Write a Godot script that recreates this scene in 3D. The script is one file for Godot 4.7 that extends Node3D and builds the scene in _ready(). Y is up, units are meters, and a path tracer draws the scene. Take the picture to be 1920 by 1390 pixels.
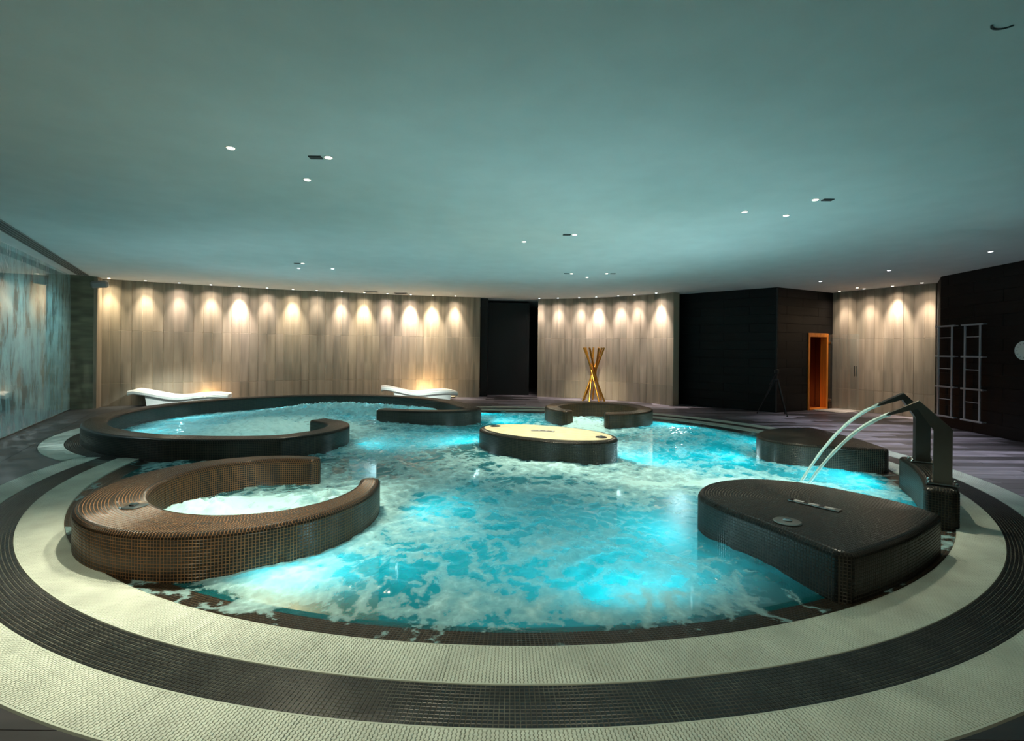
extends Node3D
# A spa pool hall. Plan coordinates are (x, d): d metres straight ahead of the camera, so a point is Vector3(x, y, -d).

const POOL := Vector2(0.0, 6.9)      # centre of the round pool
const TUB := Vector2(-3.7, 9.1)      # centre of the large side basin that bulges out of it
const CEIL := 2.86
const R_BASIN := 4.36
const R_TUB := 2.95
const PITCH := 0.0200
const TILE := 0.0165

var used := {}
var M := {}
var rng := RandomNumberGenerator.new()

# ---------------------------------------------------------------- mesh helpers
class MB:
	var v := PackedVector3Array()
	var n := PackedVector3Array()
	func tri(a: Vector3, b: Vector3, c: Vector3, out: Vector3) -> void:
		var f := (c - a).cross(b - a)
		if f.length_squared() < 1e-18:
			return
		f = f.normalized()
		if f.dot(out) < 0.0:
			f = -f
			v.append_array([a, c, b])
		else:
			v.append_array([a, b, c])
		n.append_array([f, f, f])
	func quad(a: Vector3, b: Vector3, c: Vector3, d: Vector3, out: Vector3) -> void:
		tri(a, b, c, out)
		tri(a, c, d, out)
	func stri(a: Vector3, b: Vector3, c: Vector3, na: Vector3, nb: Vector3, nc: Vector3) -> void:
		var f := (c - a).cross(b - a)
		if f.dot(na + nb + nc) < 0.0:
			v.append_array([a, c, b])
			n.append_array([na, nc, nb])
		else:
			v.append_array([a, b, c])
			n.append_array([na, nb, nc])
	func squad(a: Vector3, b: Vector3, c: Vector3, d: Vector3, na: Vector3, nb: Vector3, nc: Vector3, nd: Vector3) -> void:
		stri(a, b, c, na, nb, nc)
		stri(a, c, d, na, nc, nd)
	# box with bevelled edges; b is the basis, c the centre, s the full size
	func box(c: Vector3, s: Vector3, b := Basis.IDENTITY, e := 0.0) -> void:
		var h := s * 0.5
		e = minf(e, minf(h.x, minf(h.y, h.z)) * 0.9)
		for ax in 3:
			var i: int = (ax + 1) % 3
			var j: int = (ax + 2) % 3
			for sg in [-1.0, 1.0]:
				var p := []
				for q in [[-1, -1], [1, -1], [1, 1], [-1, 1]]:
					var w := Vector3.ZERO
					w[ax] = sg * h[ax]
					w[i] = q[0] * (h[i] - e)
					w[j] = q[1] * (h[j] - e)
					p.append(c + b * w)
				var o := Vector3.ZERO
				o[ax] = sg
				quad(p[0], p[1], p[2], p[3], b * o)
			if e > 0.0:
				for si in [-1.0, 1.0]:
					for sj in [-1.0, 1.0]:
						var p2 := []
						for q in [[1, 0, -1], [1, 0, 1], [0, 1, 1], [0, 1, -1]]:
							var w := Vector3.ZERO
							w[i] = si * (h[i] - (0.0 if q[0] == 1 else e))
							w[j] = sj * (h[j] - (0.0 if q[1] == 1 else e))
							w[ax] = q[2] * (h[ax] - e)
							p2.append(c + b * w)
						var o2 := Vector3.ZERO
						o2[i] = si
						o2[j] = sj
						quad(p2[0], p2[1], p2[2], p2[3], b * o2)
		if e > 0.0:
			for sx in [-1.0, 1.0]:
				for sy in [-1.0, 1.0]:
					for sz in [-1.0, 1.0]:
						var k := Vector3(sx, sy, sz)
						var g := h - Vector3(e, e, e)
						tri(c + b * (k * Vector3(h.x, g.y, g.z)), c + b * (k * Vector3(g.x, h.y, g.z)), c + b * (k * Vector3(g.x, g.y, h.z)), b * k)
	# round tube along a path, radius may vary
	func tube(path: PackedVector3Array, rad: PackedFloat32Array, sides := 10, caps := true) -> void:
		var rows := []
		var nrm := []
		var side := Vector3.ZERO
		for k in path.size():
			var t: Vector3 = (path[mini(k + 1, path.size() - 1)] - path[maxi(k - 1, 0)]).normalized()
			if side == Vector3.ZERO:
				side = t.cross(Vector3.UP if absf(t.y) < 0.9 else Vector3.RIGHT).normalized()
			side = (side - t * side.dot(t)).normalized()
			var up := t.cross(side)
			var row := []
			var rn := []
			for s in sides:
				var a := TAU * s / sides
				var o := side * cos(a) + up * sin(a)
				row.append(path[k] + o * rad[mini(k, rad.size() - 1)])
				rn.append(o)
			rows.append(row)
			nrm.append(rn)
		for k in path.size() - 1:
			for s in sides:
				var s2: int = (s + 1) % sides
				squad(rows[k][s], rows[k][s2], rows[k + 1][s2], rows[k + 1][s], nrm[k][s], nrm[k][s2], nrm[k + 1][s2], nrm[k + 1][s])
		if caps:
			for e in [0, path.size() - 1]:
				var o: Vector3 = (path[0] - path[1]) if e == 0 else (path[e] - path[e - 1])
				for s in range(1, sides - 1):
					tri(rows[e][0], rows[e][s], rows[e][s + 1], o)
	# lathe round the y axis; profile points are (radius, height), outside to the right of travel
	func lathe(at: Vector3, prof: PackedVector2Array, seg := 32, a0 := 0.0, a1 := TAU) -> void:
		for k in prof.size() - 1:
			var p := prof[k]
			var q := prof[k + 1]
			var dir := (q - p).normalized()
			var no := Vector2(dir.y, -dir.x)
			for s in seg:
				var b0 := lerpf(a0, a1, float(s) / seg)
				var b1 := lerpf(a0, a1, float(s + 1) / seg)
				var c0 := Vector3(cos(b0), 0, sin(b0))
				var c1 := Vector3(cos(b1), 0, sin(b1))
				var n0 := c0 * no.x + Vector3.UP * no.y
				var n1 := c1 * no.x + Vector3.UP * no.y
				squad(at + c0 * p.x + Vector3.UP * p.y, at + c1 * p.x + Vector3.UP * p.y, at + c1 * q.x + Vector3.UP * q.y, at + c0 * q.x + Vector3.UP * q.y, n0, n1, n1, n0)
	# flat polygon in plan, closed prism between two heights
	func prism(poly: PackedVector2Array, y0: float, y1: float, bottom := true) -> void:
		var idx := Geometry2D.triangulate_polygon(poly)
		for k in range(0, idx.size(), 3):
			var a := poly[idx[k]]
			var b := poly[idx[k + 1]]
			var c := poly[idx[k + 2]]
			tri(Vector3(a.x, y1, -a.y), Vector3(b.x, y1, -b.y), Vector3(c.x, y1, -c.y), Vector3.UP)
			if bottom:
				tri(Vector3(a.x, y0, -a.y), Vector3(b.x, y0, -b.y), Vector3(c.x, y0, -c.y), Vector3.DOWN)
		var sg := -1.0 if Geometry2D.is_polygon_clockwise(poly) else 1.0
		for k in poly.size():
			var a := poly[k]
			var b := poly[(k + 1) % poly.size()]
			var t := b - a
			var o := Vector3(t.y, 0, t.x) * sg
			quad(Vector3(a.x, y0, -a.y), Vector3(b.x, y0, -b.y), Vector3(b.x, y1, -b.y), Vector3(a.x, y1, -a.y), o)
	func mesh() -> ArrayMesh:
		var arr := []
		arr.resize(Mesh.ARRAY_MAX)
		arr[Mesh.ARRAY_VERTEX] = v
		arr[Mesh.ARRAY_NORMAL] = n
		var m := ArrayMesh.new()
		m.add_surface_from_arrays(Mesh.PRIMITIVE_TRIANGLES, arr)
		return m

func at3(p: Vector2, y: float) -> Vector3:
	return Vector3(p.x, y, -p.y)

func dir3(p: Vector2) -> Vector3:
	return Vector3(p.x, 0.0, -p.y)

# ---------------------------------------------------------------- scene-tree helpers
func numbered(called: String) -> String:
	var k: int = used.get(called, 0)
	used[called] = k + 1
	return called if k == 0 else "%s_%03d" % [called, k]

func tag(o: Node3D, label: String, category: String, group := "", kind := "") -> Node3D:
	o.set_meta("label", label)
	if category:
		o.set_meta("category", category)
	if group:
		o.set_meta("group", group)
	if kind:
		o.set_meta("kind", kind)
	return o

func thing(called: String, label: String, category: String, at := Vector3.ZERO, turn := 0.0, group := "", kind := "") -> Node3D:
	var o := Node3D.new()
	o.name = numbered(called)
	add_child(o)
	o.position = at
	o.rotation.y = turn
	return tag(o, label, category, group, kind)

func inst(mesh: Mesh, called: String, m: Material, parent: Node3D) -> MeshInstance3D:
	var o := MeshInstance3D.new()
	o.name = called
	o.mesh = mesh
	o.material_override = m
	parent.add_child(o, true)
	return o

func part(mb: MB, called: String, m: Material, parent: Node3D) -> MeshInstance3D:
	return inst(mb.mesh(), called, m, parent)

func struct(mb: MB, called: String, m: Material, label: String) -> MeshInstance3D:
	var o := inst(mb.mesh(), numbered(called), m, self)
	tag(o, label, "", "", "structure")
	return o

func multi(mesh: Mesh, called: String, m: Material, parent: Node3D, where: Array, tints := PackedColorArray()) -> MultiMeshInstance3D:
	var mm := MultiMesh.new()
	mm.transform_format = MultiMesh.TRANSFORM_3D
	mm.use_colors = tints.size() > 0
	mm.mesh = mesh
	mm.instance_count = where.size()
	for k in where.size():
		mm.set_instance_transform(k, where[k])
		if tints.size() > 0:
			mm.set_instance_color(k, tints[k])
	var o := MultiMeshInstance3D.new()
	o.name = called
	o.multimesh = mm
	o.material_override = m
	parent.add_child(o, true)
	o.set_meta("kind", "stuff")
	return o

# ---------------------------------------------------------------- materials
func mat(color: Color, rough := 0.6, metal := 0.0, spec := 0.5) -> StandardMaterial3D:
	var m := StandardMaterial3D.new()
	m.albedo_color = color
	m.roughness = rough
	m.metallic = metal
	m.metallic_specular = spec
	return m

func noise(freq: float, sd: int, octaves := 4, type := FastNoiseLite.TYPE_SIMPLEX_SMOOTH) -> FastNoiseLite:
	var f := FastNoiseLite.new()
	f.noise_type = type
	f.seed = sd
	f.frequency = freq
	f.fractal_octaves = octaves
	return f

# a seamless grey noise picture, stretched along one axis if wanted, mapped to the range lo..hi around white
func grain(w: int, h: int, freq: float, sd: int, lo: float, hi: float, sx := 1, sy := 1) -> ImageTexture:
	var im := noise(freq, sd, 5).get_seamless_image(w / sx, h / sy)
	im.convert(Image.FORMAT_L8)
	if sx > 1 or sy > 1:
		im.resize(w, h, Image.INTERPOLATE_CUBIC)
	var d := im.get_data()
	for k in d.size():
		d[k] = int(255.0 * lerpf(lo, hi, d[k] / 255.0))
	return ImageTexture.create_from_image(Image.create_from_data(w, h, false, Image.FORMAT_L8, d))

func glow(color: Color, energy: float) -> StandardMaterial3D:
	var m := mat(Color(0.9, 0.9, 0.9), 0.4)
	m.emission_enabled = true
	m.emission = color
	m.emission_energy_multiplier = energy
	return m

func triplanar(m: StandardMaterial3D, tex: Texture2D, scale: Vector3, world := true) -> StandardMaterial3D:
	m.albedo_texture = tex
	m.uv1_triplanar = true
	m.uv1_world_triplanar = world
	m.uv1_scale = scale
	return m

func make_materials() -> void:
	var wood_grain := grain(512, 512, 0.02, 11, 0.72, 1.0, 1, 12)
	var soft := grain(512, 512, 0.012, 5, 0.86, 1.0)
	var cloud := grain(512, 512, 0.006, 23, 0.55, 1.0)
	M.soft = soft
	M.plank = []
	for c in [Color(0.655, 0.605, 0.525), Color(0.63, 0.585, 0.51), Color(0.68, 0.625, 0.545), Color(0.60, 0.56, 0.49), Color(0.65, 0.60, 0.53)]:
		var m := triplanar(mat(c, 0.55), wood_grain, Vector3(0.9, 0.45, 0.9))
		M.plank.append(m)
	M.wall_grout = mat(Color(0.74, 0.67, 0.57), 0.9)
	M.ceiling = triplanar(mat(Color(0.88, 0.89, 0.89), 0.95, 0.0, 0.3), grain(512, 512, 0.01, 77, 0.965, 1.0), Vector3(0.35, 0.35, 0.35))
	var dark_grain := grain(512, 512, 0.02, 31, 0.55, 1.0, 12, 1)
	M.dark_plank = []
	for c in [Color(0.072, 0.068, 0.072), Color(0.082, 0.077, 0.08), Color(0.066, 0.064, 0.068)]:
		M.dark_plank.append(triplanar(mat(c, 0.5, 0.0, 0.35), dark_grain, Vector3(0.5, 1.2, 0.5)))
	M.dark_grout = mat(Color(0.05, 0.047, 0.05), 0.9)
	M.black = mat(Color(0.055, 0.05, 0.055), 0.6)
	var floor_grain := grain(512, 512, 0.016, 41, 0.6, 1.0, 6, 1)
	M.floor_plank = []
	for c in [Color(0.24, 0.23, 0.24), Color(0.33, 0.315, 0.335), Color(0.44, 0.42, 0.45), Color(0.56, 0.54, 0.58), Color(0.64, 0.62, 0.66)]:
		M.floor_plank.append(triplanar(mat(c, 0.42), floor_grain, Vector3(0.7, 0.7, 0.7)))
	M.floor_grout = mat(Color(0.16, 0.155, 0.16), 0.9)
	M.slate = []
	for c in [Color(0.235, 0.245, 0.25), Color(0.22, 0.23, 0.235), Color(0.25, 0.255, 0.26)]:
		M.slate.append(triplanar(mat(c, 0.5), soft, Vector3(0.6, 0.6, 0.6)))
	M.stone = triplanar(mat(Color(0.50, 0.51, 0.42), 0.6), grain(512, 512, 0.012, 63, 0.6, 1.0, 5, 1), Vector3(0.7, 0.7, 0.7))
	# mosaic
	M.tile = mat(Color.WHITE, 0.30, 0.0, 0.42)
	M.tile.vertex_color_use_as_albedo = true
	M.ring_tile = []
	for c in [Color(0.085, 0.09, 0.095), Color(0.115, 0.115, 0.115), Color(0.065, 0.07, 0.078)]:
		M.ring_tile.append(mat(c, 0.35))
	M.grout_black = triplanar(mat(Color(0.27, 0.265, 0.235), 0.85), soft, Vector3(2, 2, 2))
	M.grout_copper = triplanar(mat(Color(0.56, 0.40, 0.25), 0.85), soft, Vector3(2, 2, 2))
	M.grout_wet = triplanar(mat(Color(0.30, 0.23, 0.14), 0.5), soft, Vector3(2, 2, 2))
	M.grout_dull = triplanar(mat(Color(0.34, 0.31, 0.25), 0.85), soft, Vector3(2, 2, 2))
	M.grout_grey = triplanar(mat(Color(0.42, 0.43, 0.39), 0.9), cloud, Vector3(1.5, 1.5, 1.5))
	M.cream = triplanar(mat(Color(0.86, 0.82, 0.68), 0.5), soft, Vector3(1.2, 1.2, 1.2))
	# grating
	M.grate = triplanar(mat(Color(0.88, 0.92, 0.87), 0.55), grain(512, 512, 0.01, 91, 0.82, 1.0), Vector3(0.5, 0.5, 0.5))
	M.grate_rim = mat(Color(0.72, 0.76, 0.71), 0.5)
	M.gutter = mat(Color(0.17, 0.16, 0.11), 0.9)
	# metal, plastic and the rest
	M.steel = mat(Color(0.60, 0.60, 0.58), 0.28, 1.0)
	M.chrome = mat(Color(0.80, 0.80, 0.80), 0.12, 1.0)
	M.rack = mat(Color(0.62, 0.62, 0.65), 0.45, 0.3)
	M.gold = mat(Color(0.83, 0.60, 0.26), 0.3, 1.0)
	M.white = mat(Color(0.90, 0.90, 0.88), 0.35)
	M.grey = mat(Color(0.55, 0.56, 0.56), 0.5)
	M.dark = mat(Color(0.06, 0.06, 0.065), 0.5)
	M.mid_dark = mat(Color(0.2, 0.2, 0.2), 0.6)
	M.sauna = triplanar(mat(Color(0.72, 0.38, 0.14), 0.6), wood_grain, Vector3(1.5, 0.8, 1.5))
	M.sauna_dark = triplanar(mat(Color(0.42, 0.16, 0.08), 0.6), wood_grain, Vector3(1.5, 0.8, 1.5))
	M.sauna_frame = triplanar(mat(Color(0.92, 0.55, 0.16), 0.55), wood_grain, Vector3(1.5, 0.8, 1.5))
	M.mat_rug = triplanar(mat(Color(0.66, 0.64, 0.62), 0.95), soft, Vector3(6, 6, 6))
	# water and basin
	M.basin = triplanar(mat(Color(0.03, 0.50, 0.53), 0.5), grain(512, 512, 0.03, 15, 0.8, 1.0), Vector3(1.0, 1.0, 1.0))
	M.water = mat(Color(0.0, 0.46, 0.50, 0.45), 0.09, 0.0, 0.5)
	M.water.transparency = BaseMaterial3D.TRANSPARENCY_ALPHA
	M.water.backlight_enabled = true
	M.water.backlight = Color(0.02, 0.60, 0.64)
	M.jet = mat(Color(0.85, 0.93, 0.9, 0.45), 0.12, 0.0, 0.6)
	M.jet.transparency = BaseMaterial3D.TRANSPARENCY_ALPHA
	M.glass = mat(Color(0.75, 0.9, 0.9, 0.06), 0.03, 0.0, 0.5)
	M.glass.transparency = BaseMaterial3D.TRANSPARENCY_ALPHA

# ---------------------------------------------------------------- plan geometry helpers
func resample(poly: PackedVector2Array, pitch: float, closed := true) -> Array:
	var total := 0.0
	var cnt := poly.size() if closed else poly.size() - 1
	for k in cnt:
		total += poly[k].distance_to(poly[(k + 1) % poly.size()])
	var want := maxi(3, roundi(total / pitch))
	var step := total / want
	var out := PackedVector2Array()
	var tan := PackedVector2Array()
	var k := 0
	var run := 0.0
	var seg := poly[0].distance_to(poly[1])
	for i in want:
		var s := (i + 0.5) * step
		while run + seg < s and k < cnt - 1:
			run += seg
			k += 1
			seg = poly[k].distance_to(poly[(k + 1) % poly.size()])
		var a := poly[k]
		var b := poly[(k + 1) % poly.size()]
		out.append(a.lerp(b, clampf((s - run) / maxf(seg, 1e-6), 0, 1)))
		tan.append((b - a).normalized())
	# smooth the tangents so that round outlines stay round
	var sm := PackedVector2Array()
	for i in want:
		sm.append((tan[(i + want - 1) % want] + tan[i] + tan[(i + 1) % want]).normalized() if closed else tan[i])
	return [out, sm]

func ellipse(c: Vector2, a: float, b: float, turn: float, seg := 96, from := 0.0, to := TAU) -> PackedVector2Array:
	var out := PackedVector2Array()
	for k in seg:
		var t := lerpf(from, to, float(k) / (seg if is_equal_approx(to - from, TAU) else seg - 1))
		out.append(c + Vector2(cos(t) * a, sin(t) * b).rotated(turn))
	return out

func smooth_path(pts: Array, sub := 8, closed := false) -> PackedVector2Array:
	var out := PackedVector2Array()
	var nn := pts.size()
	for k in (nn if closed else nn - 1):
		var p0: Vector2 = pts[(k - 1 + nn) % nn] if closed else pts[maxi(k - 1, 0)]
		var p1: Vector2 = pts[k]
		var p2: Vector2 = pts[(k + 1) % nn]
		var p3: Vector2 = pts[(k + 2) % nn] if closed else pts[mini(k + 2, nn - 1)]
		for s in sub:
			out.append(p1.cubic_interpolate(p2, p0, p3, float(s) / sub))
	if not closed:
		out.append(pts[nn - 1])
	return out

func ribbon(path: PackedVector2Array, width: float) -> PackedVector2Array:
	var l := PackedVector2Array()
	var r := PackedVector2Array()
	for k in path.size():
		var t := (path[mini(k + 1, path.size() - 1)] - path[maxi(k - 1, 0)]).normalized()
		var no := Vector2(-t.y, t.x) * width * 0.5
		l.append(path[k] + no)
		r.append(path[k] - no)
	r.reverse()
	l.append_array(r)
	return l

func rounded(poly: PackedVector2Array, r: float) -> PackedVector2Array:
	var a := Geometry2D.offset_polygon(poly, -r, Geometry2D.JOIN_ROUND)
	return Geometry2D.offset_polygon(a[0], r, Geometry2D.JOIN_ROUND)[0]

func in_union(p: Vector2, r_pool: float, r_tub: float) -> bool:
	return p.distance_to(POOL) < r_pool or p.distance_to(TUB) < r_tub

func union_poly(r_pool: float, r_tub: float) -> PackedVector2Array:
	return Geometry2D.merge_polygons(ellipse(POOL, r_pool, r_pool, 0, 240), ellipse(TUB, r_tub, r_tub, 0, 160))[0]

# ---------------------------------------------------------------- mosaic
var tile_mesh: ArrayMesh

func make_tile_mesh() -> void:
	var b := MB.new()
	var h := TILE * 0.5
	var e := 0.0016
	var y := 0.0013
	var c := [Vector3(-h, 0, -h), Vector3(h, 0, -h), Vector3(h, 0, h), Vector3(-h, 0, h)]
	var t := [Vector3(-h + e, y, -h + e), Vector3(h - e, y, -h + e), Vector3(h - e, y, h - e), Vector3(-h + e, y, h - e)]
	b.quad(t[0], t[1], t[2], t[3], Vector3.UP)
	for k in 4:
		var j := (k + 1) % 4
		b.quad(c[k], c[j], t[j], t[k], (c[k] + c[j]) * 1.0 + Vector3(0, 0.01, 0))
	tile_mesh = b.mesh()

func tile_tint(warm: float) -> Color:
	var k := rng.randf_range(0.55, 1.35)
	var w := warm * rng.randf_range(0.3, 1.5)
	return Color(0.008 * k + 0.010 * w, 0.0085 * k + 0.0065 * w, 0.0078 * k + 0.003 * w)

# tiles on the side, the rounded edge and the flat top of a walled island with the given outline
func mosaic(poly: PackedVector2Array, base: float, top: float, rb: float, warm: float, fill_to: float, where: Array, tints: PackedColorArray) -> void:
	var near := {}
	var rows := []
	var y := top - rb - PITCH * 0.5
	while y > base:
		rows.append([0.0, y, 0.0])
		y -= PITCH
	for a in [0.28, 0.80, 1.33]:
		rows.append([rb * (1.0 - cos(a)), top - rb + rb * sin(a), a])
	var off := rb + PITCH * 0.45
	while off < fill_to:
		rows.append([off, top, PI / 2])
		off += PITCH
	for r in rows:
		var rings := [poly] if r[0] <= 0.0 else Geometry2D.offset_polygon(poly, -r[0], Geometry2D.JOIN_ROUND)
		if rings.is_empty():
			break
		for ring: PackedVector2Array in rings:
			if ring.size() < 3:
				continue
			var rs := resample(ring, PITCH)
			var sg := -1.0 if Geometry2D.is_polygon_clockwise(ring) else 1.0
			var pts: PackedVector2Array = rs[0]
			var tans: PackedVector2Array = rs[1]
			if pts.size() < 4:
				continue
			for k in pts.size():
				var t := tans[k]
				var no := dir3(Vector2(t.y, -t.x) * sg)
				var up := (no * cos(r[2]) + Vector3.UP * sin(r[2])).normalized()
				var tx := dir3(t)
				where.append(Transform3D(Basis(tx, up, tx.cross(up)), at3(pts[k], r[1])))
				tints.append(tile_tint(warm))
				if r[2] > 1.5:
					var cell := Vector2i(floori(pts[k].x / PITCH), floori(pts[k].y / PITCH))
					if not near.has(cell):
						near[cell] = []
					near[cell].append([pts[k], t])
	if fill_to < 1.0:
		return
	# single tiles in the gaps left along the middle line of the top
	var inner := Geometry2D.offset_polygon(poly, -rb - PITCH, Geometry2D.JOIN_ROUND)
	for ring: PackedVector2Array in inner:
		var box := Rect2(ring[0], Vector2.ZERO)
		for p in ring:
			box = box.expand(p)
		var step := PITCH * 0.4
		for i in ceili(box.size.x / step):
			for j in ceili(box.size.y / step):
				var p := box.position + Vector2(i, j) * step
				var c := Vector2i(floori(p.x / PITCH), floori(p.y / PITCH))
				var best := 9.0
				var tb := Vector2.RIGHT
				for di in range(-1, 2):
					for dj in range(-1, 2):
						for q in near.get(c + Vector2i(di, dj), []):
							var dd: float = p.distance_to(q[0])
							if dd < best:
								best = dd
								tb = q[1]
				if best > PITCH * 0.64 and best < PITCH * 1.5 and Geometry2D.is_point_in_polygon(p, ring):
					var tx := dir3(tb)
					where.append(Transform3D(Basis(tx, Vector3.UP, tx.cross(Vector3.UP)), at3(p, top - 0.0002)))
					tints.append(tile_tint(warm))
					if not near.has(c):
						near[c] = []
					near[c].append([p, tb])

# solid body under the tiles, with a rounded upper edge
func island_body(poly: PackedVector2Array, base: float, top: float, rb: float) -> MB:
	var b := MB.new()
	var rs := resample(poly, 0.04)
	var pts: PackedVector2Array = rs[0]
	var tans: PackedVector2Array = rs[1]
	var sg := -1.0 if Geometry2D.is_polygon_clockwise(poly) else 1.0
	var prof := [[0.0, base, 0.0], [0.0, top - rb, 0.0]]
	for k in range(1, 5):
		var a := k * PI / 8.0
		prof.append([rb * (1.0 - cos(a)), top - rb + rb * sin(a), a])
	var cap := PackedVector2Array()
	for k in pts.size():
		var j := (k + 1) % pts.size()
		var n0 := Vector2(tans[k].y, -tans[k].x) * sg
		var n1 := Vector2(tans[j].y, -tans[j].x) * sg
		for i in prof.size() - 1:
			var p: Array = prof[i]
			var q: Array = prof[i + 1]
			var m0 := dir3(n0) * cos(p[2]) + Vector3.UP * sin(p[2])
			var m1 := dir3(n1) * cos(p[2]) + Vector3.UP * sin(p[2])
			var m2 := dir3(n1) * cos(q[2]) + Vector3.UP * sin(q[2])
			var m3 := dir3(n0) * cos(q[2]) + Vector3.UP * sin(q[2])
			b.squad(at3(pts[k] - n0 * p[0], p[1]), at3(pts[j] - n1 * p[0], p[1]), at3(pts[j] - n1 * q[0], q[1]), at3(pts[k] - n0 * q[0], q[1]), m0, m1, m2, m3)
		cap.append(pts[k] - n0 * rb)
	var idx := Geometry2D.triangulate_polygon(cap)
	for k in range(0, idx.size(), 3):
		b.tri(at3(cap[idx[k]], top), at3(cap[idx[k + 1]], top), at3(cap[idx[k + 2]], top), Vector3.UP)
	return b

func island(called: String, label: String, category: String, poly: PackedVector2Array, top: float, grout: Material, warm: float, fill_to := 3.0) -> Node3D:
	var t := thing(called, label, category, Vector3.ZERO, 0.0, "", "")
	part(island_body(poly, -1.1, top, 0.035), "wall_core", grout, t)
	var where := []
	var tints := PackedColorArray()
	mosaic(poly, -0.09, top, 0.035, warm, fill_to, where, tints)
	multi(tile_mesh, "mosaic_tiles", M.tile, t, where, tints)
	return t

# ---------------------------------------------------------------- lights
func spot(parent: Node3D, at: Vector3, toward: Vector3, color: Color, energy: float, angle: float, blend := 0.8, size := 0.05) -> void:
	var l := SpotLight3D.new()
	l.name = "lamp_light"
	l.light_color = color
	l.light_energy = energy
	l.spot_angle = angle
	l.spot_angle_attenuation = blend
	l.spot_range = 30.0
	l.spot_attenuation = 2.0
	l.light_size = size
	l.shadow_enabled = true
	parent.add_child(l, true)
	var d := toward.normalized()
	l.basis = Basis.looking_at(d, Vector3.UP if absf(d.y) < 0.98 else Vector3.RIGHT)
	l.position = at

var down_trim: ArrayMesh
var down_lens: ArrayMesh

# a small recessed ceiling lamp: trim ring, glowing lens and its light
func downlight(p: Vector2, label: String, group: String, color: Color, energy: float, angle: float, aim: Vector3, lens := 1.0, blend := 0.8, spill := 0.0) -> Node3D:
	var t := thing("downlight", label, "ceiling light", Vector3(p.x, CEIL, -p.y), 0.0, group)
	inst(down_trim, "trim_ring", M.white, t)
	var o := inst(down_lens, "lamp_lens", M.lens_warm if color.b < 0.85 else M.lens_cool, t)
	o.scale = Vector3(lens, 1, lens) * Vector3(0.75, 1, 0.75)
	spot(t, Vector3(0, -0.03, 0), aim - Vector3(p.x, CEIL - 0.03, -p.y), color, energy, angle, blend)
	if spill > 0.0:      # the wide, weak light round the beam of a reflector lamp
		spot(t, Vector3(0, -0.03, 0), Vector3.DOWN + (aim - Vector3(p.x, CEIL, -p.y)) * 0.35, color, spill, 68.0, 1.0)
	return t

const ORD := ["first", "second", "third", "fourth", "fifth", "sixth", "seventh", "eighth", "ninth", "tenth", "eleventh", "twelfth", "thirteenth", "fourteenth"]

# ================================================================
func _ready() -> void:
	rng.seed = 7
	# --- camera: f = 950 px of a 1920 x 1390 frame, level, lens shifted down, rolled by 0.6 degrees
	var cam := Camera3D.new()
	cam.name = "camera"
	cam.projection = Camera3D.PROJECTION_FRUSTUM
	cam.near = 0.1
	cam.far = 100.0
	cam.size = 2.0 * 695.0 / 950.0 * 0.1
	cam.frustum_offset = Vector2(0.0, -39.0 / 950.0 * 0.1)
	add_child(cam)
	cam.position = Vector3(0, 1.37, 0)
	cam.rotation.z = deg_to_rad(0.6)
	cam.current = true
	# --- environment: a windowless room, no sky light
	var we := WorldEnvironment.new()
	we.name = "environment"
	var e := Environment.new()
	e.background_mode = Environment.BG_COLOR
	e.background_color = Color.BLACK
	e.tonemap_mode = Environment.TONE_MAPPER_LINEAR
	e.tonemap_exposure = 1.0
	e.sdfgi_enabled = true
	e.ssao_enabled = true
	e.ssil_enabled = true
	we.environment = e
	add_child(we)

	make_materials()
	make_tile_mesh()
	M.lens_warm = glow(Color(1.0, 0.95, 0.84), 6.0)
	M.pool_lens = glow(Color(0.6, 0.95, 1.0), 0.2)
	M.lens_cool = glow(Color(0.93, 0.96, 1.0), 6.0)
	var tr := MB.new()
	tr.lathe(Vector3.ZERO, PackedVector2Array([Vector2(0.028, 0.0), Vector2(0.028, -0.004), Vector2(0.034, -0.004), Vector2(0.036, 0.0)]), 24)
	down_trim = tr.mesh()
	var ln := MB.new()
	ln.lathe(Vector3.ZERO, PackedVector2Array([Vector2(0.036, -0.002), Vector2(0.034, -0.007), Vector2(0.0, -0.010)]), 20)
	down_lens = ln.mesh()

	build_shell()
	build_floor()
	build_pool()
	build_islands()
	build_fountain()
	build_water()
	build_furnishing()
	build_lights()

# ---------------------------------------------------------------- walls and ceiling
func slab(mb: MB, a: Vector2, b: Vector2, y0: float, y1: float, thick: float) -> void:
	# the inner face runs from a to b; the slab thickens to the right of a -> b seen from above with d up
	var t := (b - a).normalized()
	var no := Vector2(t.y, -t.x)
	mb.prism(PackedVector2Array([a, b, b + no * thick, a + no * thick]), y0, y1)

# planks of a wall standing 4 mm proud of their grouted backing; path runs along the inner face
func plank_wall(parent: Node3D, path: PackedVector2Array, rows: Array, width: float, mats: Array, called: String) -> void:
	# the hall lies on the left of the path as it runs
	var length := 0.0
	for k in path.size() - 1:
		length += path[k].distance_to(path[k + 1])
	var cnt := roundi(length / width)
	var rs := resample(path, length / cnt, false)
	var pts: PackedVector2Array = rs[0]
	var tans: PackedVector2Array = rs[1]
	var w := length / cnt
	var shapes := []
	for r in rows:
		var b := MB.new()
		b.box(Vector3.ZERO, Vector3(w - 0.006, r[1] - r[0] - 0.006, 0.012), Basis.IDENTITY, 0.0015)
		shapes.append(b.mesh())
	for k in pts.size():
		for i in rows.size():
			var o := inst(shapes[i], called, mats[rng.randi() % mats.size()], parent)
			var no := Vector2(-tans[k].y, tans[k].x)
			o.transform = Transform3D(Basis(dir3(tans[k]), Vector3.UP, dir3(tans[k]).cross(Vector3.UP)), at3(pts[k] + no * 0.002, (rows[i][0] + rows[i][1]) * 0.5))

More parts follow.
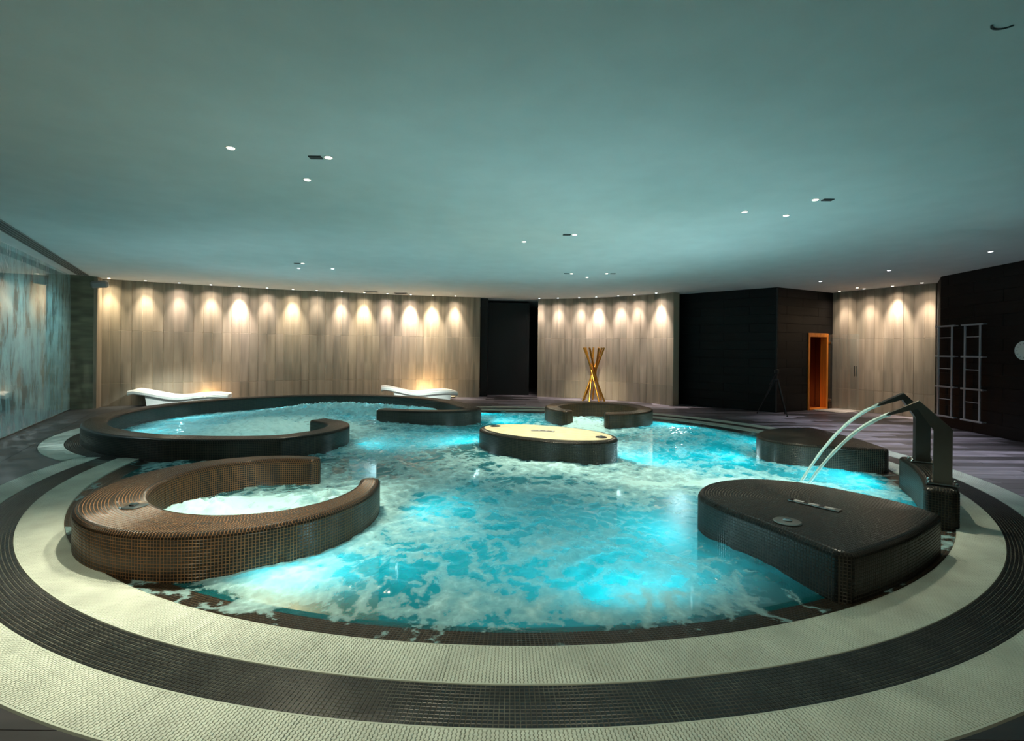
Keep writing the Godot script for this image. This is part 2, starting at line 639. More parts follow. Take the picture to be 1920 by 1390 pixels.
# long horizontal planks in staggered courses, on the hall side (left of a -> b); a hole is (start, end, top)
func course_wall(parent: Node3D, a: Vector2, b: Vector2, hole := Vector3.ZERO) -> void:
	var length := a.distance_to(b)
	var t := (b - a).normalized()
	var no := Vector2(-t.y, t.x)
	var rows := 14
	var hgt := CEIL / rows
	for r in rows:
		var s := -0.6 if r % 2 else 0.0
		while s < length:
			var s0 := maxf(s, 0.0)
			var s1 := minf(s + 1.2, length)
			s += 1.2
			var spans := [[s0, s1]]
			if hole.z > 0.0 and r * hgt < hole.z - 0.02:
				spans = [[s0, minf(s1, hole.x)], [maxf(s0, hole.y), s1]]
			for sp in spans:
				if sp[1] - sp[0] < 0.02:
					continue
				var mb := MB.new()
				mb.box(Vector3.ZERO, Vector3(sp[1] - sp[0] - 0.005, hgt - 0.005, 0.012), Basis.IDENTITY, 0.0015)
				var o := inst(mb.mesh(), "wall_plank", M.dark_plank[rng.randi() % 3], parent)
				o.transform = Transform3D(Basis(dir3(t), Vector3.UP, dir3(t).cross(Vector3.UP)), at3(a + t * (sp[0] + sp[1]) * 0.5 + no * 0.003, (r + 0.5) * hgt))

func arc_path(c: Vector2, r: float, x0: float, x1: float, seg := 40) -> PackedVector2Array:
	var out := PackedVector2Array()
	for k in seg + 1:
		var x := lerpf(x0, x1, float(k) / seg)
		out.append(Vector2(x, c.y + sqrt(r * r - (x - c.x) * (x - c.x))))
	return out

var path_left: PackedVector2Array
var path_mid: PackedVector2Array

func build_shell() -> void:
	var b := MB.new()
	b.box(Vector3(-0.5, CEIL + 0.1, -8.0), Vector3(23.0, 0.2, 24.0))
	struct(b, "ceiling", M.ceiling, "smooth white plaster ceiling over the pool hall")
	var rows := [[0.0, 0.51], [0.51, 1.71], [1.71, 2.86]]
	# long curved wall behind the loungers; the hall is on its near side, so the path runs from right to left
	path_left = arc_path(Vector2(2.028, -5.31), 20.05, -0.92, -9.22)
	path_mid = arc_path(Vector2(0.126, 10.073), 4.776, 4.07, 0.75, 24)
	b = MB.new()
	for k in path_left.size() - 1:
		slab(b, path_left[k], path_left[k + 1], 0.0, CEIL, 0.25)
	var w := struct(b, "wall_back_left", M.wall_grout, "long curved wall clad in upright taupe wood-look planks")
	plank_wall(w, path_left, rows, 0.2, M.plank, "wall_plank")
	b = MB.new()
	for k in path_mid.size() - 1:
		slab(b, path_mid[k], path_mid[k + 1], 0.0, CEIL, 0.22)
	w = struct(b, "wall_back_middle", M.wall_grout, "short curved plank wall behind the golden stand")
	plank_wall(w, path_mid, rows, 0.2, M.plank, "wall_plank")
	b = MB.new()
	slab(b, Vector2(8.86, 10.60), Vector2(7.93, 12.57), 0.0, CEIL, 0.2)
	w = struct(b, "wall_back_right", M.wall_grout, "plank clad wall between the sauna block and the black wall")
	plank_wall(w, PackedVector2Array([Vector2(8.86, 10.60), Vector2(7.93, 12.57)]), rows, 0.2, M.plank, "wall_plank")
	# dark block holding the sauna
	b = MB.new()
	slab(b, Vector2(6.03, 11.55), Vector2(4.15, 13.45), 0.0, CEIL, 0.15)
	w = struct(b, "wall_sauna_side", M.dark_grout, "black tiled side of the sauna block")
	course_wall(w, Vector2(6.03, 11.55), Vector2(4.15, 13.45))
	var sa := Vector2(7.93, 12.55)
	var sb := Vector2(6.03, 11.55)
	var st := (sb - sa).normalized()
	b = MB.new()
	slab(b, sa, sa + st * 0.21, 0.0, CEIL, 0.12)
	slab(b, sa + st * 0.21, sa + st * 0.99, 1.84, CEIL, 0.12)
	slab(b, sa + st * 0.99, sb, 0.0, CEIL, 0.12)
	w = struct(b, "wall_sauna_front", M.dark_grout, "black tiled sauna front with an orange framed doorway")
	course_wall(w, sa, sb, Vector3(0.21, 0.99, 1.84))
	b = MB.new()
	b.box(Vector3(6.03, CEIL * 0.5, -11.545), Vector3(0.03, CEIL, 0.03), Basis(Vector3.UP, 0.1), 0.004)
	struct(b, "trim_1", M.mid_dark, "slim grey metal corner strip of the sauna block")
	# black wall on the right
	b = MB.new()
	slab(b, Vector2(7.0, -2.6), Vector2(8.22, 9.72), 0.0, CEIL, 0.25)
	slab(b, Vector2(8.22, 9.72), Vector2(8.9, 10.62), 0.0, CEIL, 0.25)
	w = struct(b, "wall_right", M.dark_grout, "black tiled wall carrying the two ladder racks")
	course_wall(w, Vector2(7.67, 4.15), Vector2(8.22, 9.72))
	# dark passage between the two curved walls
	b = MB.new()
	slab(b, Vector2(-0.92, 18.0), Vector2(-0.92, 14.75), 0.0, CEIL, -0.2)
	slab(b, Vector2(0.42, 15.35), Vector2(-0.92, 15.25), 0.0, CEIL - 0.07, 0.1)
	slab(b, Vector2(0.42, 17.0), Vector2(0.42, 15.35), 0.0, CEIL - 0.07, -0.1)
	slab(b, Vector2(1.0, 14.95), Vector2(1.3, 18.0), 0.0, CEIL, 0.2)
	slab(b, Vector2(2.0, 18.0), Vector2(-1.5, 18.0), 0.0, CEIL, 0.2)
	struct(b, "wall_passage", M.black, "black walls of the unlit passage between the curved walls")
	# outer walls out of view that close the room
	b = MB.new()
	slab(b, Vector2(9.5, 18.3), Vector2(-11.5, 18.3), 0.0, CEIL, 0.2)
	slab(b, Vector2(9.3, 9.0), Vector2(9.3, 18.3), 0.0, CEIL, 0.2)
	slab(b, Vector2(-11.3, 18.3), Vector2(-11.3, 3.0), 0.0, CEIL, 0.2)
	struct(b, "wall_outer", M.mid_dark, "plain outer walls behind the plank walls")
	b = MB.new()
	slab(b, Vector2(-11.3, 3.2), Vector2(-5.9, 3.2), 0.0, CEIL, 0.2)
	slab(b, Vector2(-5.85, 5.0), Vector2(-5.85, -2.6), 0.0, CEIL, 0.2)
	slab(b, Vector2(-5.85, -2.6), Vector2(8.2, -2.6), 0.0, CEIL, 0.2)
	struct(b, "wall_front", M.stone, "plain stone grey walls behind the viewer")
	# stone pillar between the glass and the curved wall
	b = MB.new()
	b.prism(PackedVector2Array([Vector2(-9.33, 10.70), Vector2(-9.05, 10.95), Vector2(-9.22, 11.25), Vector2(-9.7, 11.3), Vector2(-10.2, 10.9)]), 0.0, CEIL)
	struct(b, "trim_2", M.stone, "dark green grey stone pillar at the end of the glass")
	b = MB.new()
	b.prism(PackedVector2Array([Vector2(-9.05, 10.95), Vector2(-9.0, 10.98), Vector2(-9.17, 11.33), Vector2(-9.22, 11.30)]), 0.0, CEIL)
	struct(b, "trim_3", M.plank[2], "narrow beige edge strip beside the stone pillar")
	# glass wall with a frosted drip pattern
	var ga := Vector2(-9.33, 10.72)
	var gb := Vector2(-5.9, 4.84)
	var t := (gb - ga).normalized()
	var no := Vector2(-t.y, t.x)    # towards the hall
	var g := thing("window_1", "tall glass partition frosted with pale teal drip shapes", "", Vector3.ZERO, 0.0, "", "structure")
	var glen := ga.distance_to(gb)
	var tex := drip_texture()
	M.frost = mat(Color(0.70, 0.84, 0.85), 0.75)
	M.frost.backlight_enabled = true
	M.frost.backlight = Color(0.6, 0.7, 0.7)
	M.frost.transparency = BaseMaterial3D.TRANSPARENCY_ALPHA
	M.frost.albedo_texture = tex
	for k in 3:
		var s0 := glen * k / 3.0 + 0.004
		var s1 := glen * (k + 1) / 3.0 - 0.004
		var pane := MB.new()
		slab(pane, ga + t * s0, ga + t * s1, 0.02, CEIL - 0.02, 0.012)
		part(pane, "pane", M.glass, g)
		# the frosted print sits on the far side of the pane
		var arr := []
		arr.resize(Mesh.ARRAY_MAX)
		var q0 := at3(ga + t * s0 - no * 0.014, 0.02)
		var q1 := at3(ga + t * s1 - no * 0.014, 0.02)
		var up := Vector3(0, CEIL - 0.04, 0)
		arr[Mesh.ARRAY_VERTEX] = PackedVector3Array([q0, q1, q1 + up, q0, q1 + up, q0 + up])
		var nn := dir3(no)
		arr[Mesh.ARRAY_NORMAL] = PackedVector3Array([nn, nn, nn, nn, nn, nn])
		var u0 := s0 / glen
		var u1 := s1 / glen
		arr[Mesh.ARRAY_TEX_UV] = PackedVector2Array([Vector2(u0, 1), Vector2(u1, 1), Vector2(u1, 0), Vector2(u0, 1), Vector2(u1, 0), Vector2(u0, 0)])
		var am := ArrayMesh.new()
		am.add_surface_from_arrays(Mesh.PRIMITIVE_TRIANGLES, arr)
		inst(am, "frosted_film", M.frost, g)
	b = MB.new()
	slab(b, ga, gb, 0.0, 0.02, 0.03)
	part(b, "floor_channel", M.steel, g)
	b = MB.new()
	slab(b, ga - no * 1.3, gb - no * 1.3, 0.0, CEIL, 0.15)
	struct(b, "wall_left", mat(Color(0.30, 0.38, 0.40), 0.8), "teal grey wall standing behind the frosted glass")
	# slot diffuser along the ceiling in front of the glass
	var sd := thing("slot_diffuser", "long dark linear air slot in the ceiling along the glass wall", "air vent")
	var da := Vector2(-9.12, 10.80)
	var db := Vector2(-5.1, 4.25)
	var dt := (db - da).normalized()
	var dn := Vector2(-dt.y, dt.x)
	b = MB.new()
	slab(b, da + dn * 0.08, db + dn * 0.08, CEIL - 0.004, CEIL, 0.19)
	part(b, "backing", M.dark, sd)
	for k in 5:
		b = MB.new()
		slab(b, da + dn * (0.085 - 0.045 * k), db + dn * (0.085 - 0.045 * k), CEIL - 0.014, CEIL - 0.003, 0.014)
		part(b, "slat", M.grey, sd)

func drip_texture() -> ImageTexture:
	# flat frosted print: ragged upright runs of film with clear gaps
	var w := 1024
	var h := 512
	var im := Image.create(w, h, false, Image.FORMAT_RGBA8)
	var a := noise(0.017, 3, 5)
	var c := noise(0.055, 9, 3)
	var f := noise(0.006, 29, 3)
	for y in h:
		for x in w:
			var wob := c.get_noise_2d(x * 0.9, y * 0.35) * 10.0
			var n := a.get_noise_2d(x * 1.3 + wob, y * 0.28 + wob * 0.6) * 0.75 + c.get_noise_2d(x * 1.1, y * 0.3) * 0.35 + f.get_noise_2d(x, y) * 0.35
			var al := 0.92 if n > -0.06 else (0.70 if n > -0.22 else (0.45 if n > -0.34 else 0.15))
			var tone := 1.0 if n > 0.22 else (0.9 if n > -0.06 else 0.8)
			im.set_pixel(x, y, Color(tone, tone, tone, al))
	return ImageTexture.create_from_image(im)

# ---------------------------------------------------------------- floor
func build_floor() -> void:
	var hole := union_poly(5.345, 3.52)
	var b := MB.new()
	# slab under the tiles, in square bays cut along the edge of the pool surround
	for i in range(-12, 11):
		for j in range(-3, 19):
			var cell := PackedVector2Array([Vector2(i, j), Vector2(i + 1, j), Vector2(i + 1, j + 1), Vector2(i, j + 1)])
			for q in Geometry2D.clip_polygons(cell, hole):
				if not Geometry2D.is_polygon_clockwise(q):
					b.prism(q, -0.25, -0.004)
	var fl := struct(b, "floor", M.floor_grout, "grey floor of streaky planks and slate tiles round the pool")
	var full := MB.new()
	full.prism(PackedVector2Array([Vector2(0.002, 0.002), Vector2(1.198, 0.002), Vector2(1.198, 0.198), Vector2(0.002, 0.198)]), -0.01, 0.0)
	var plank := full.mesh()
	var zone := PackedVector2Array([Vector2(-2.4, -2.5), Vector2(8.9, -2.5), Vector2(8.9, 18.0), Vector2(-2.4, 18.0)])
	var plain := []
	for j in 104:
		var d := -2.6 + j * 0.2
		var x := -3.6 + (0.4 * (j % 3)) + rng.randf_range(-0.1, 0.1)
		while x < 8.9:
			var q := PackedVector2Array([Vector2(x + 0.002, d + 0.002), Vector2(x + 1.198, d + 0.002), Vector2(x + 1.198, d + 0.198), Vector2(x + 0.002, d + 0.198)])
			var whole := x > -2.4 and x + 1.2 < 8.9
			if whole:
				for c in q:
					if in_union(c, 5.36, 3.54):
						whole = false
			var tone: int = [0, 0, 1, 2, 2, 3, 3, 4][rng.randi() % 8]
			if whole and not (Geometry2D.intersect_polygons(q, hole)):
				plain.append([Vector2(x, d), tone])
			else:
				for z in Geometry2D.intersect_polygons(q, zone):
					for r in Geometry2D.clip_polygons(z, hole):
						if not Geometry2D.is_polygon_clockwise(r) and r.size() >= 3 and d > 1.2:
							var mb := MB.new()
							mb.prism(r, -0.01, 0.0)
							part(mb, "floor_plank", M.floor_plank[tone], fl)
			x += 1.2
	# nearest planks in view one by one, the rest together
	plain.sort_custom(func(p, q): return score(p[0]) < score(q[0]))
	var rest := [[], [], [], [], []]
	for k in plain.size():
		var p: Vector2 = plain[k][0]
		if k < 190:
			var o := inst(plank, "floor_plank", M.floor_plank[plain[k][1]], fl)
			o.position = Vector3(p.x, 0, -p.y)
		else:
			rest[plain[k][1]].append(Transform3D(Basis.IDENTITY, Vector3(p.x, 0, -p.y)))
	for k in 5:
		multi(plank, "floor_planks", M.floor_plank[k], fl, rest[k])
	# slate tiles on the left, laid along the glass wall
	var zl := PackedVector2Array([Vector2(-11.0, 1.0), Vector2(-2.4, 1.0), Vector2(-2.4, 15.5), Vector2(-11.0, 15.5)])
	var u := Vector2(-3.43, 5.88).normalized()
	var w := Vector2(u.y, -u.x)
	for i in range(-14, 18):
		for j in range(-22, 22):
			var o := Vector2(-6.0, 6.0) + u * i * 0.8 + w * j * 0.8
			if o.x < -11.5 or o.x > -1.5 or o.y < 0.5 or o.y > 15.5:
				continue
			var q := PackedVector2Array([o + (u + w) * 0.002, o + u * 0.798 + w * 0.002, o + (u + w) * 0.798, o + u * 0.002 + w * 0.798])
			if Geometry2D.is_polygon_clockwise(q):
				q.reverse()
			for z in Geometry2D.intersect_polygons(q, zl):
				for r in Geometry2D.clip_polygons(z, hole):
					if not Geometry2D.is_polygon_clockwise(r) and r.size() >= 3:
						var mb := MB.new()
						mb.prism(r, -0.01, 0.0)
						part(mb, "floor_tile", M.slate[rng.randi() % 3], fl)

func score(p: Vector2) -> float:
	# how far off a piece is, with those outside the picture's angle put last
	var c := p + Vector2(0.6, 0.1)
	return c.length() + (100.0 if c.y < 1.5 or absf(c.x) > c.y * 1.05 else 0.0)

# ---------------------------------------------------------------- pool shell, mosaic rings and grates
func ring_mosaic(parent: Node3D, centre: Vector2, r0: float, r1: float, y0: float, y1: float, keep: Callable, singles: int, warm: float) -> void:
	var rows := maxi(1, roundi((r1 - r0) / PITCH))
	var all := []
	for k in rows:
		var f := (k + 0.5) / rows
		var r := lerpf(r0, r1, f)
		var cnt := floori(TAU * (r0 + r1) * 0.5 / PITCH)
		for i in cnt:
			var a := TAU * i / cnt
			var p := centre + Vector2(cos(a), sin(a)) * r
			if not keep.call(p):
				continue
			var rad := dir3(Vector2(cos(a), sin(a)))
			var up := (Vector3.UP + rad * (y0 - y1) / (r1 - r0)).normalized()
			var tx := Vector3.UP.cross(rad)
			all.append(Transform3D(Basis(tx, up, tx.cross(up)), at3(p, lerpf(y0, y1, f))))
	if singles > 0:
		all.sort_custom(func(p, q): return tile_score(p.origin) < tile_score(q.origin))
	var tints := PackedColorArray()
	var rest := []
	for k in all.size():
		if k < singles:
			var o := inst(tile_mesh, "mosaic_tile", M.ring_tile[rng.randi() % 3], parent)
			o.transform = all[k]
		else:
			rest.append(all[k])
			tints.append(tile_tint(warm))
	multi(tile_mesh, "mosaic_tiles", M.tile, parent, rest, tints)

func tile_score(p: Vector3) -> float:
	var d := -p.z
	return Vector2(p.x, d).length() + (100.0 if d < 1.8 or absf(p.x) > d * 1.0 else 0.0)

# one bar of the overflow grate: a long slim rib with studs on alternate places
func grate_bar(length: float, odd: bool) -> ArrayMesh:
	var b := MB.new()
	var h := length * 0.5
	var w := 0.0043
	b.quad(Vector3(-h, 0, -w), Vector3(h, 0, -w), Vector3(h, 0, w), Vector3(-h, 0, w), Vector3.UP)
	for s in [-1.0, 1.0]:
		b.quad(Vector3(-h, 0, s * w), Vector3(h, 0, s * w), Vector3(h, -0.02, s * w), Vector3(-h, -0.02, s * w), Vector3(0, 0, s))
	var x := -h + (0.006 if odd else 0.01575)
	while x < h - 0.006:
		for s in [-1.0, 1.0]:
			var z0: float = w * s
			var z1: float = 0.0076 * s
			b.quad(Vector3(x - 0.0048, 0.0012, z0), Vector3(x + 0.0048, 0.0012, z0), Vector3(x + 0.0038, 0.0004, z1), Vector3(x - 0.0038, 0.0004, z1), Vector3.UP)
			b.quad(Vector3(x - 0.0038, 0.0004, z1), Vector3(x + 0.0038, 0.0004, z1), Vector3(x + 0.0038, -0.012, z1), Vector3(x - 0.0038, -0.012, z1), Vector3(0, 0, s))
			for q in [-1.0, 1.0]:
				b.quad(Vector3(x + q * 0.0048, 0.0012, z0), Vector3(x + q * 0.0038, 0.0004, z1), Vector3(x + q * 0.0038, -0.012, z1), Vector3(x + q * 0.0048, -0.012, z0), Vector3(q, 0, 0))
		b.quad(Vector3(x - 0.0048, 0.0012, -w), Vector3(x + 0.0048, 0.0012, -w), Vector3(x + 0.0048, 0.0012, w), Vector3(x - 0.0048, 0.0012, w), Vector3.UP)
		x += 0.0195
	return b.mesh()

func grate(called: String, label: String, centre: Vector2, r0: float, r1: float, keep: Callable, singles: int) -> void:
	var t := thing(called, label, "grate")
	var bars := [grate_bar(r1 - r0 - 0.014, false), grate_bar(r1 - r0 - 0.014, true)]
	var rm := (r0 + r1) * 0.5
	var cnt := 2 * floori(TAU * rm / 0.0156 / 2.0)
	var all := []
	for i in cnt:
		var a := TAU * i / cnt
		var p := centre + Vector2(cos(a), sin(a)) * rm
		if keep.call(p):
			var rad := dir3(Vector2(cos(a), sin(a)))
			all.append([Transform3D(Basis(rad, Vector3.UP, rad.cross(Vector3.UP) * (0.8 if i % 40 == 0 else 1.0)), at3(p, 0.001)), i % 2])   # a slimmer bar marks the seam of two panels
	if singles > 0:
		all.sort_custom(func(p, q): return tile_score(p[0].origin) < tile_score(q[0].origin))
	var rest := [[], []]
	for k in all.size():
		if k < singles:
			inst(bars[all[k][1]], "grate_bar", M.grate, t).transform = all[k][0]
		else:
			rest[all[k][1]].append(all[k][0])
	for k in 2:
		if rest[k].size():
			multi(bars[k], "grate_bars", M.grate, t, rest[k])
	# rims along both edges and the gutter under the bars, drawn only where the grate runs
	var rims := [MB.new(), MB.new(), MB.new()]
	var seg := 360
	for s in seg:
		var a0 := TAU * s / seg
		var a1 := TAU * (s + 1) / seg
		var mid := centre + Vector2(cos((a0 + a1) * 0.5), sin((a0 + a1) * 0.5)) * rm
		if not keep.call(mid):
			continue
		var c := at3(centre, 0.0)
		rims[0].lathe(c, PackedVector2Array([Vector2(r0, -0.03), Vector2(r0 - 0.0, 0.002), Vector2(r0 + 0.008, 0.002), Vector2(r0 + 0.008, -0.03)]), 1, -a0, -a1)
		rims[1].lathe(c, PackedVector2Array([Vector2(r1 - 0.008, -0.03), Vector2(r1 - 0.008, 0.002), Vector2(r1, 0.002), Vector2(r1, -0.03)]), 1, -a0, -a1)
		rims[2].lathe(c, PackedVector2Array([Vector2(r0, -0.03), Vector2(r0, -0.10), Vector2(r1, -0.10), Vector2(r1, -0.03)]), 1, -a0, -a1)
	part(rims[0], "rim", M.grate_rim, t)
	part(rims[1], "rim", M.grate_rim, t)
	part(rims[2], "gutter", M.gutter, t)

func band(centre: Vector2, r0: float, r1: float, y0: float, y1: float, keep: Callable, seg := 480) -> MB:
	var b := MB.new()
	for s in seg:
		var a0 := TAU * s / seg
		var a1 := TAU * (s + 1) / seg
		if keep.call(centre + Vector2(cos((a0 + a1) * 0.5), sin((a0 + a1) * 0.5)) * (r0 + r1) * 0.5):
			b.lathe(at3(centre, 0.0), PackedVector2Array([Vector2(r1, y1 - 0.03), Vector2(r1, y1), Vector2(r0, y0), Vector2(r0, y0 - 0.03)]), 1, -a0, -a1)
	return b

func build_pool() -> void:
	var out_tub := func(p: Vector2) -> bool: return p.distance_to(TUB) > 3.06
	var out_tub_grate := func(p: Vector2) -> bool: return p.distance_to(TUB) > 3.5
	var out_main := func(p: Vector2) -> bool: return p.distance_to(POOL) > 5.08
	grate("inner_overflow_grate", "inner pale perforated overflow grate circling the pool water", POOL, 4.56, 4.83, out_tub, 300)
	grate("outer_overflow_grate", "outer pale perforated grate ring, separated from the water by black mosaic", POOL, 5.07, 5.335, func(p: Vector2) -> bool: return p.distance_to(TUB) > 3.25, 300)
	grate("side_basin_grate", "pale grate arc bending round the large back left basin", TUB, 3.25, 3.51, func(p: Vector2) -> bool: return p.distance_to(POOL) > 5.34, 0)
	# dark mosaic band between the grates
	var t := thing("mosaic_band", "black mosaic band running between the two pale grates", "mosaic paving")
	part(band(POOL, 4.83, 5.07, -0.003, -0.003, out_tub_grate), "bed", M.grout_grey, t)
	ring_mosaic(t, POOL, 4.832, 5.068, -0.0025, -0.0025, out_tub_grate, 300, 0.0)
	t = thing("side_basin_band", "dark mosaic band between the large back left basin and its grate", "mosaic paving")
	part(band(TUB, 3.0, 3.25, -0.003, -0.003, out_main), "bed", M.grout_dull, t)
	ring_mosaic(t, TUB, 3.0, 3.248, -0.0025, -0.0025, out_main, 0, 0.3)
	t = thing("mosaic_corner", "small dark mosaic wedge where the two grate rings meet", "mosaic paving")
	var wedge := func(p: Vector2) -> bool: return p.distance_to(TUB) > 3.0 and p.distance_to(TUB) < 3.52
	part(band(POOL, 4.83, 5.07, -0.0035, -0.0035, wedge), "bed", M.grout_grey, t)
	ring_mosaic(t, POOL, 4.832, 5.34, -0.003, -0.003, func(p: Vector2) -> bool: return p.distance_to(TUB) > 3.0 and p.distance_to(TUB) < 3.26, 0, 0.0)
	part(band(POOL, 5.07, 5.34, -0.0035, -0.0035, func(p: Vector2) -> bool: return p.distance_to(TUB) > 3.0 and p.distance_to(TUB) < 3.26), "bed", M.grout_grey, t)
	# sloping shelf just under the water, inside the inner grate
	t = thing("pool_shelf", "brown mosaic shelf sloping under the water along the inner grate", "pool edge")
	part(band(POOL, 4.34, 4.56, -0.035, -0.012, out_tub), "bed", M.grout_wet, t)
	ring_mosaic(t, POOL, 4.345, 4.555, -0.0345, -0.0115, out_tub, 0, 1.2)
	# basin
	var b := MB.new()
	var u := union_poly(R_BASIN, R_TUB)
	var idx := Geometry2D.triangulate_polygon(u)
	for k in range(0, idx.size(), 3):
		b.tri(at3(u[idx[k]], -1.1), at3(u[idx[k + 1]], -1.1), at3(u[idx[k + 2]], -1.1), Vector3.UP)
		b.tri(at3(u[idx[k]], -1.25), at3(u[idx[k + 1]], -1.25), at3(u[idx[k + 2]], -1.25), Vector3.DOWN)
	for k in u.size():
		var p := u[k]
		var q := u[(k + 1) % u.size()]
		var mid := (p + q) * 0.5
		var c := POOL if absf(mid.distance_to(POOL) - R_BASIN) < 0.02 else TUB
		b.quad(at3(p, -1.1), at3(q, -1.1), at3(q, -0.035), at3(p, -0.035), dir3(c - mid))
		var p2 := p + (p - c).normalized() * 0.15
		var q2 := q + (q - c).normalized() * 0.15
		b.quad(at3(p2, -1.25), at3(q2, -1.25), at3(q2, -0.06), at3(p2, -0.06), dir3(mid - c))
		b.quad(at3(p, -0.036), at3(q, -0.036), at3(q2, -0.06), at3(p2, -0.06), Vector3.UP)
	struct(b, "floor_pool_basin", M.basin, "turquoise tiled basin under the bubbling pool water")

# ---------------------------------------------------------------- walled tubs and islands
func disc_jet(at: Vector3, called: String, label: String, r: float, m: Material) -> void:
	var t := thing(called, label, "push button", at)
	var b := MB.new()
	b.lathe(Vector3.ZERO, PackedVector2Array([Vector2(r, 0.0), Vector2(r, 0.004), Vector2(r - 0.008, 0.009), Vector2(r * 0.35, 0.010)]), 32)
	part(b, "disc", m, t)
	b = MB.new()
	b.lathe(Vector3.ZERO, PackedVector2Array([Vector2(r * 0.35, 0.0), Vector2(r * 0.33, 0.016), Vector2(r * 0.2, 0.022), Vector2(0.0, 0.023)]), 20)
	part(b, "button", M.chrome, t)

func slot_panel(at: Vector3, turn: float, l: float, w: float, called: String, label: String, m: Material) -> void:
	var t := thing(called, label, "panel", at, turn)
	var b := MB.new()
	b.box(Vector3(0, 0.004, 0), Vector3(l, 0.010, w), Basis.IDENTITY, 0.003)
	part(b, "plate", m, t)
	for k in 3:
		b = MB.new()
		b.box(Vector3((k - 1) * l * 0.3, 0.0095, 0), Vector3(l * 0.2, 0.002, w * 0.55), Basis.IDENTITY, 0.0008)
		part(b, "inset", M.grey if m == M.chrome else M.mid_dark, t)

func build_islands() -> void:
	var top := 0.26
	# front left tub: an oval wall, wide towards the viewer, open at the back right
	var oc := Vector2(-2.16, 4.10)
	var ic := Vector2(-2.06, 4.20)
	var turn := -0.92
	var po := PackedVector2Array()
	var pi := PackedVector2Array()
	for k in 120:
		var a := lerpf(deg_to_rad(75.0), deg_to_rad(376.0), k / 119.0)
		po.append(oc + Vector2(cos(a - turn) * 1.16, sin(a - turn) * 1.05).rotated(turn))
		pi.append(ic + Vector2(cos(a - turn) * 0.88, sin(a - turn) * 0.765).rotated(turn))
	pi.reverse()
	po.append_array(pi)
	var tub := island("whirlpool_tub", "front left oval whirlpool tub in copper grouted mosaic, open at the back", "whirlpool", rounded(po, 0.05), top, M.grout_copper, 1.0)
	disc_jet(Vector3(-2.60, top + 0.003, -3.50), "jet_button", "chrome button disc on the rim of the front left tub", 0.085, M.chrome)
	# large back left basin with two curled ends
	var path := []
	for k in 21:
		var a := lerpf(deg_to_rad(18.0), deg_to_rad(285.0), k / 20.0)
		path.append(TUB + Vector2(cos(a), sin(a)) * 2.93)
	var full := [Vector2(-2.42, 9.32), Vector2(-1.9, 9.17), Vector2(-1.35, 9.12), Vector2(-0.92, 9.24), Vector2(-0.72, 9.58)]
	full.append_array(path)
	full.append_array([Vector2(-2.66, 6.55), Vector2(-2.50, 6.85), Vector2(-2.48, 7.25), Vector2(-2.62, 7.58), Vector2(-3.02, 7.88)])
	island("whirlpool_tub", "large back left whirlpool wall with two curled ends in dark mosaic", "whirlpool", rounded(ribbon(smooth_path(full, 6), 0.30), 0.04), top, M.grout_dull, 0.3)
	# back tub by the golden stand, open to the front
	var bc := Vector2(1.70, 9.95)
	po = PackedVector2Array()
	pi = PackedVector2Array()
	for k in 96:
		var a := lerpf(deg_to_rad(278.0), deg_to_rad(278.0 - 318.0), k / 95.0)
		po.append(bc + Vector2(cos(a), sin(a)) * 1.03)
		pi.append(bc + Vector2(cos(a), sin(a)) * 0.75)
	po.clear()
	pi.clear()
	for k in 96:
		var a := lerpf(deg_to_rad(-92.0), deg_to_rad(226.0), k / 95.0)
		po.append(bc + Vector2(cos(a), sin(a)) * 1.04)
		pi.append(bc + Vector2(cos(a), sin(a)) * 0.76)
	pi.reverse()
	po.append_array(pi)
	island("whirlpool_tub", "small round back whirlpool tub open to the front, before the golden stand", "whirlpool", rounded(po, 0.05), top, M.grout_copper, 0.6)
	# central oval with a cream lid
	var turn2 := -0.54
	var cc := Vector2(0.46, 6.86)
	var ov := ellipse(cc, 1.0, 0.58, turn2, 96)
	var isl := island("pool_island", "oval dark mosaic island with a cream top in mid pool", "pool island", ov, top, M.grout_dull, 0.5, 0.075)
	var b := MB.new()
	var lid := Geometry2D.offset_polygon(ov, -0.07, Geometry2D.JOIN_ROUND)[0]
	b.prism(lid, top - 0.01, top + 0.006)
	part(b, "lid", M.cream, isl)
	var ax := Vector2(cos(turn2), sin(turn2))
	disc_jet(at3(cc - ax * 0.80 + Vector2(0.0, 0.02), top + 0.006), "jet_button", "dark button disc at the far end of the cream island top", 0.075, M.dark)
	disc_jet(at3(cc + ax * 0.80, top + 0.006), "jet_button", "dark button disc at the near end of the cream island top", 0.075, M.dark)
	slot_panel(at3(cc + Vector2(-0.03, 0.03), top + 0.006), -0.25, 0.32, 0.07, "vent_panel", "small slotted metal panel in the middle of the cream island", M.grey)
	# right far island, its back following the pool edge
	var pf := []
	for k in 7:
		var a := lerpf(-0.235, 0.15, k / 6.0)
		pf.append(POOL + Vector2(cos(a), sin(a)) * 4.52)
	pf.append_array([Vector2(4.0, 7.5), Vector2(3.6, 7.22), Vector2(3.33, 6.88), Vector2(3.26, 6.5), Vector2(3.42, 6.22), Vector2(3.75, 6.05)])
	island("pool_island", "low dark mosaic island at the right edge behind the water spouts", "pool island", rounded(PackedVector2Array(smooth_corner(pf, 7)), 0.05), top, M.grout_dull, 0.4)
	# right near island
	var pn := []
	for k in 9:
		var a := lerpf(atan2(2.80 - 6.9, 1.83), atan2(3.47 - 6.9, 3.03), k / 8.0)
		pn.append(POOL + Vector2(cos(a), sin(a)) * 4.52)
	pn.append_array([Vector2(2.94, 3.78), Vector2(2.74, 4.10), Vector2(2.48, 4.36), Vector2(2.10, 4.46), Vector2(1.70, 4.30), Vector2(1.47, 3.97), Vector2(1.50, 3.65), Vector2(1.66, 3.27)])
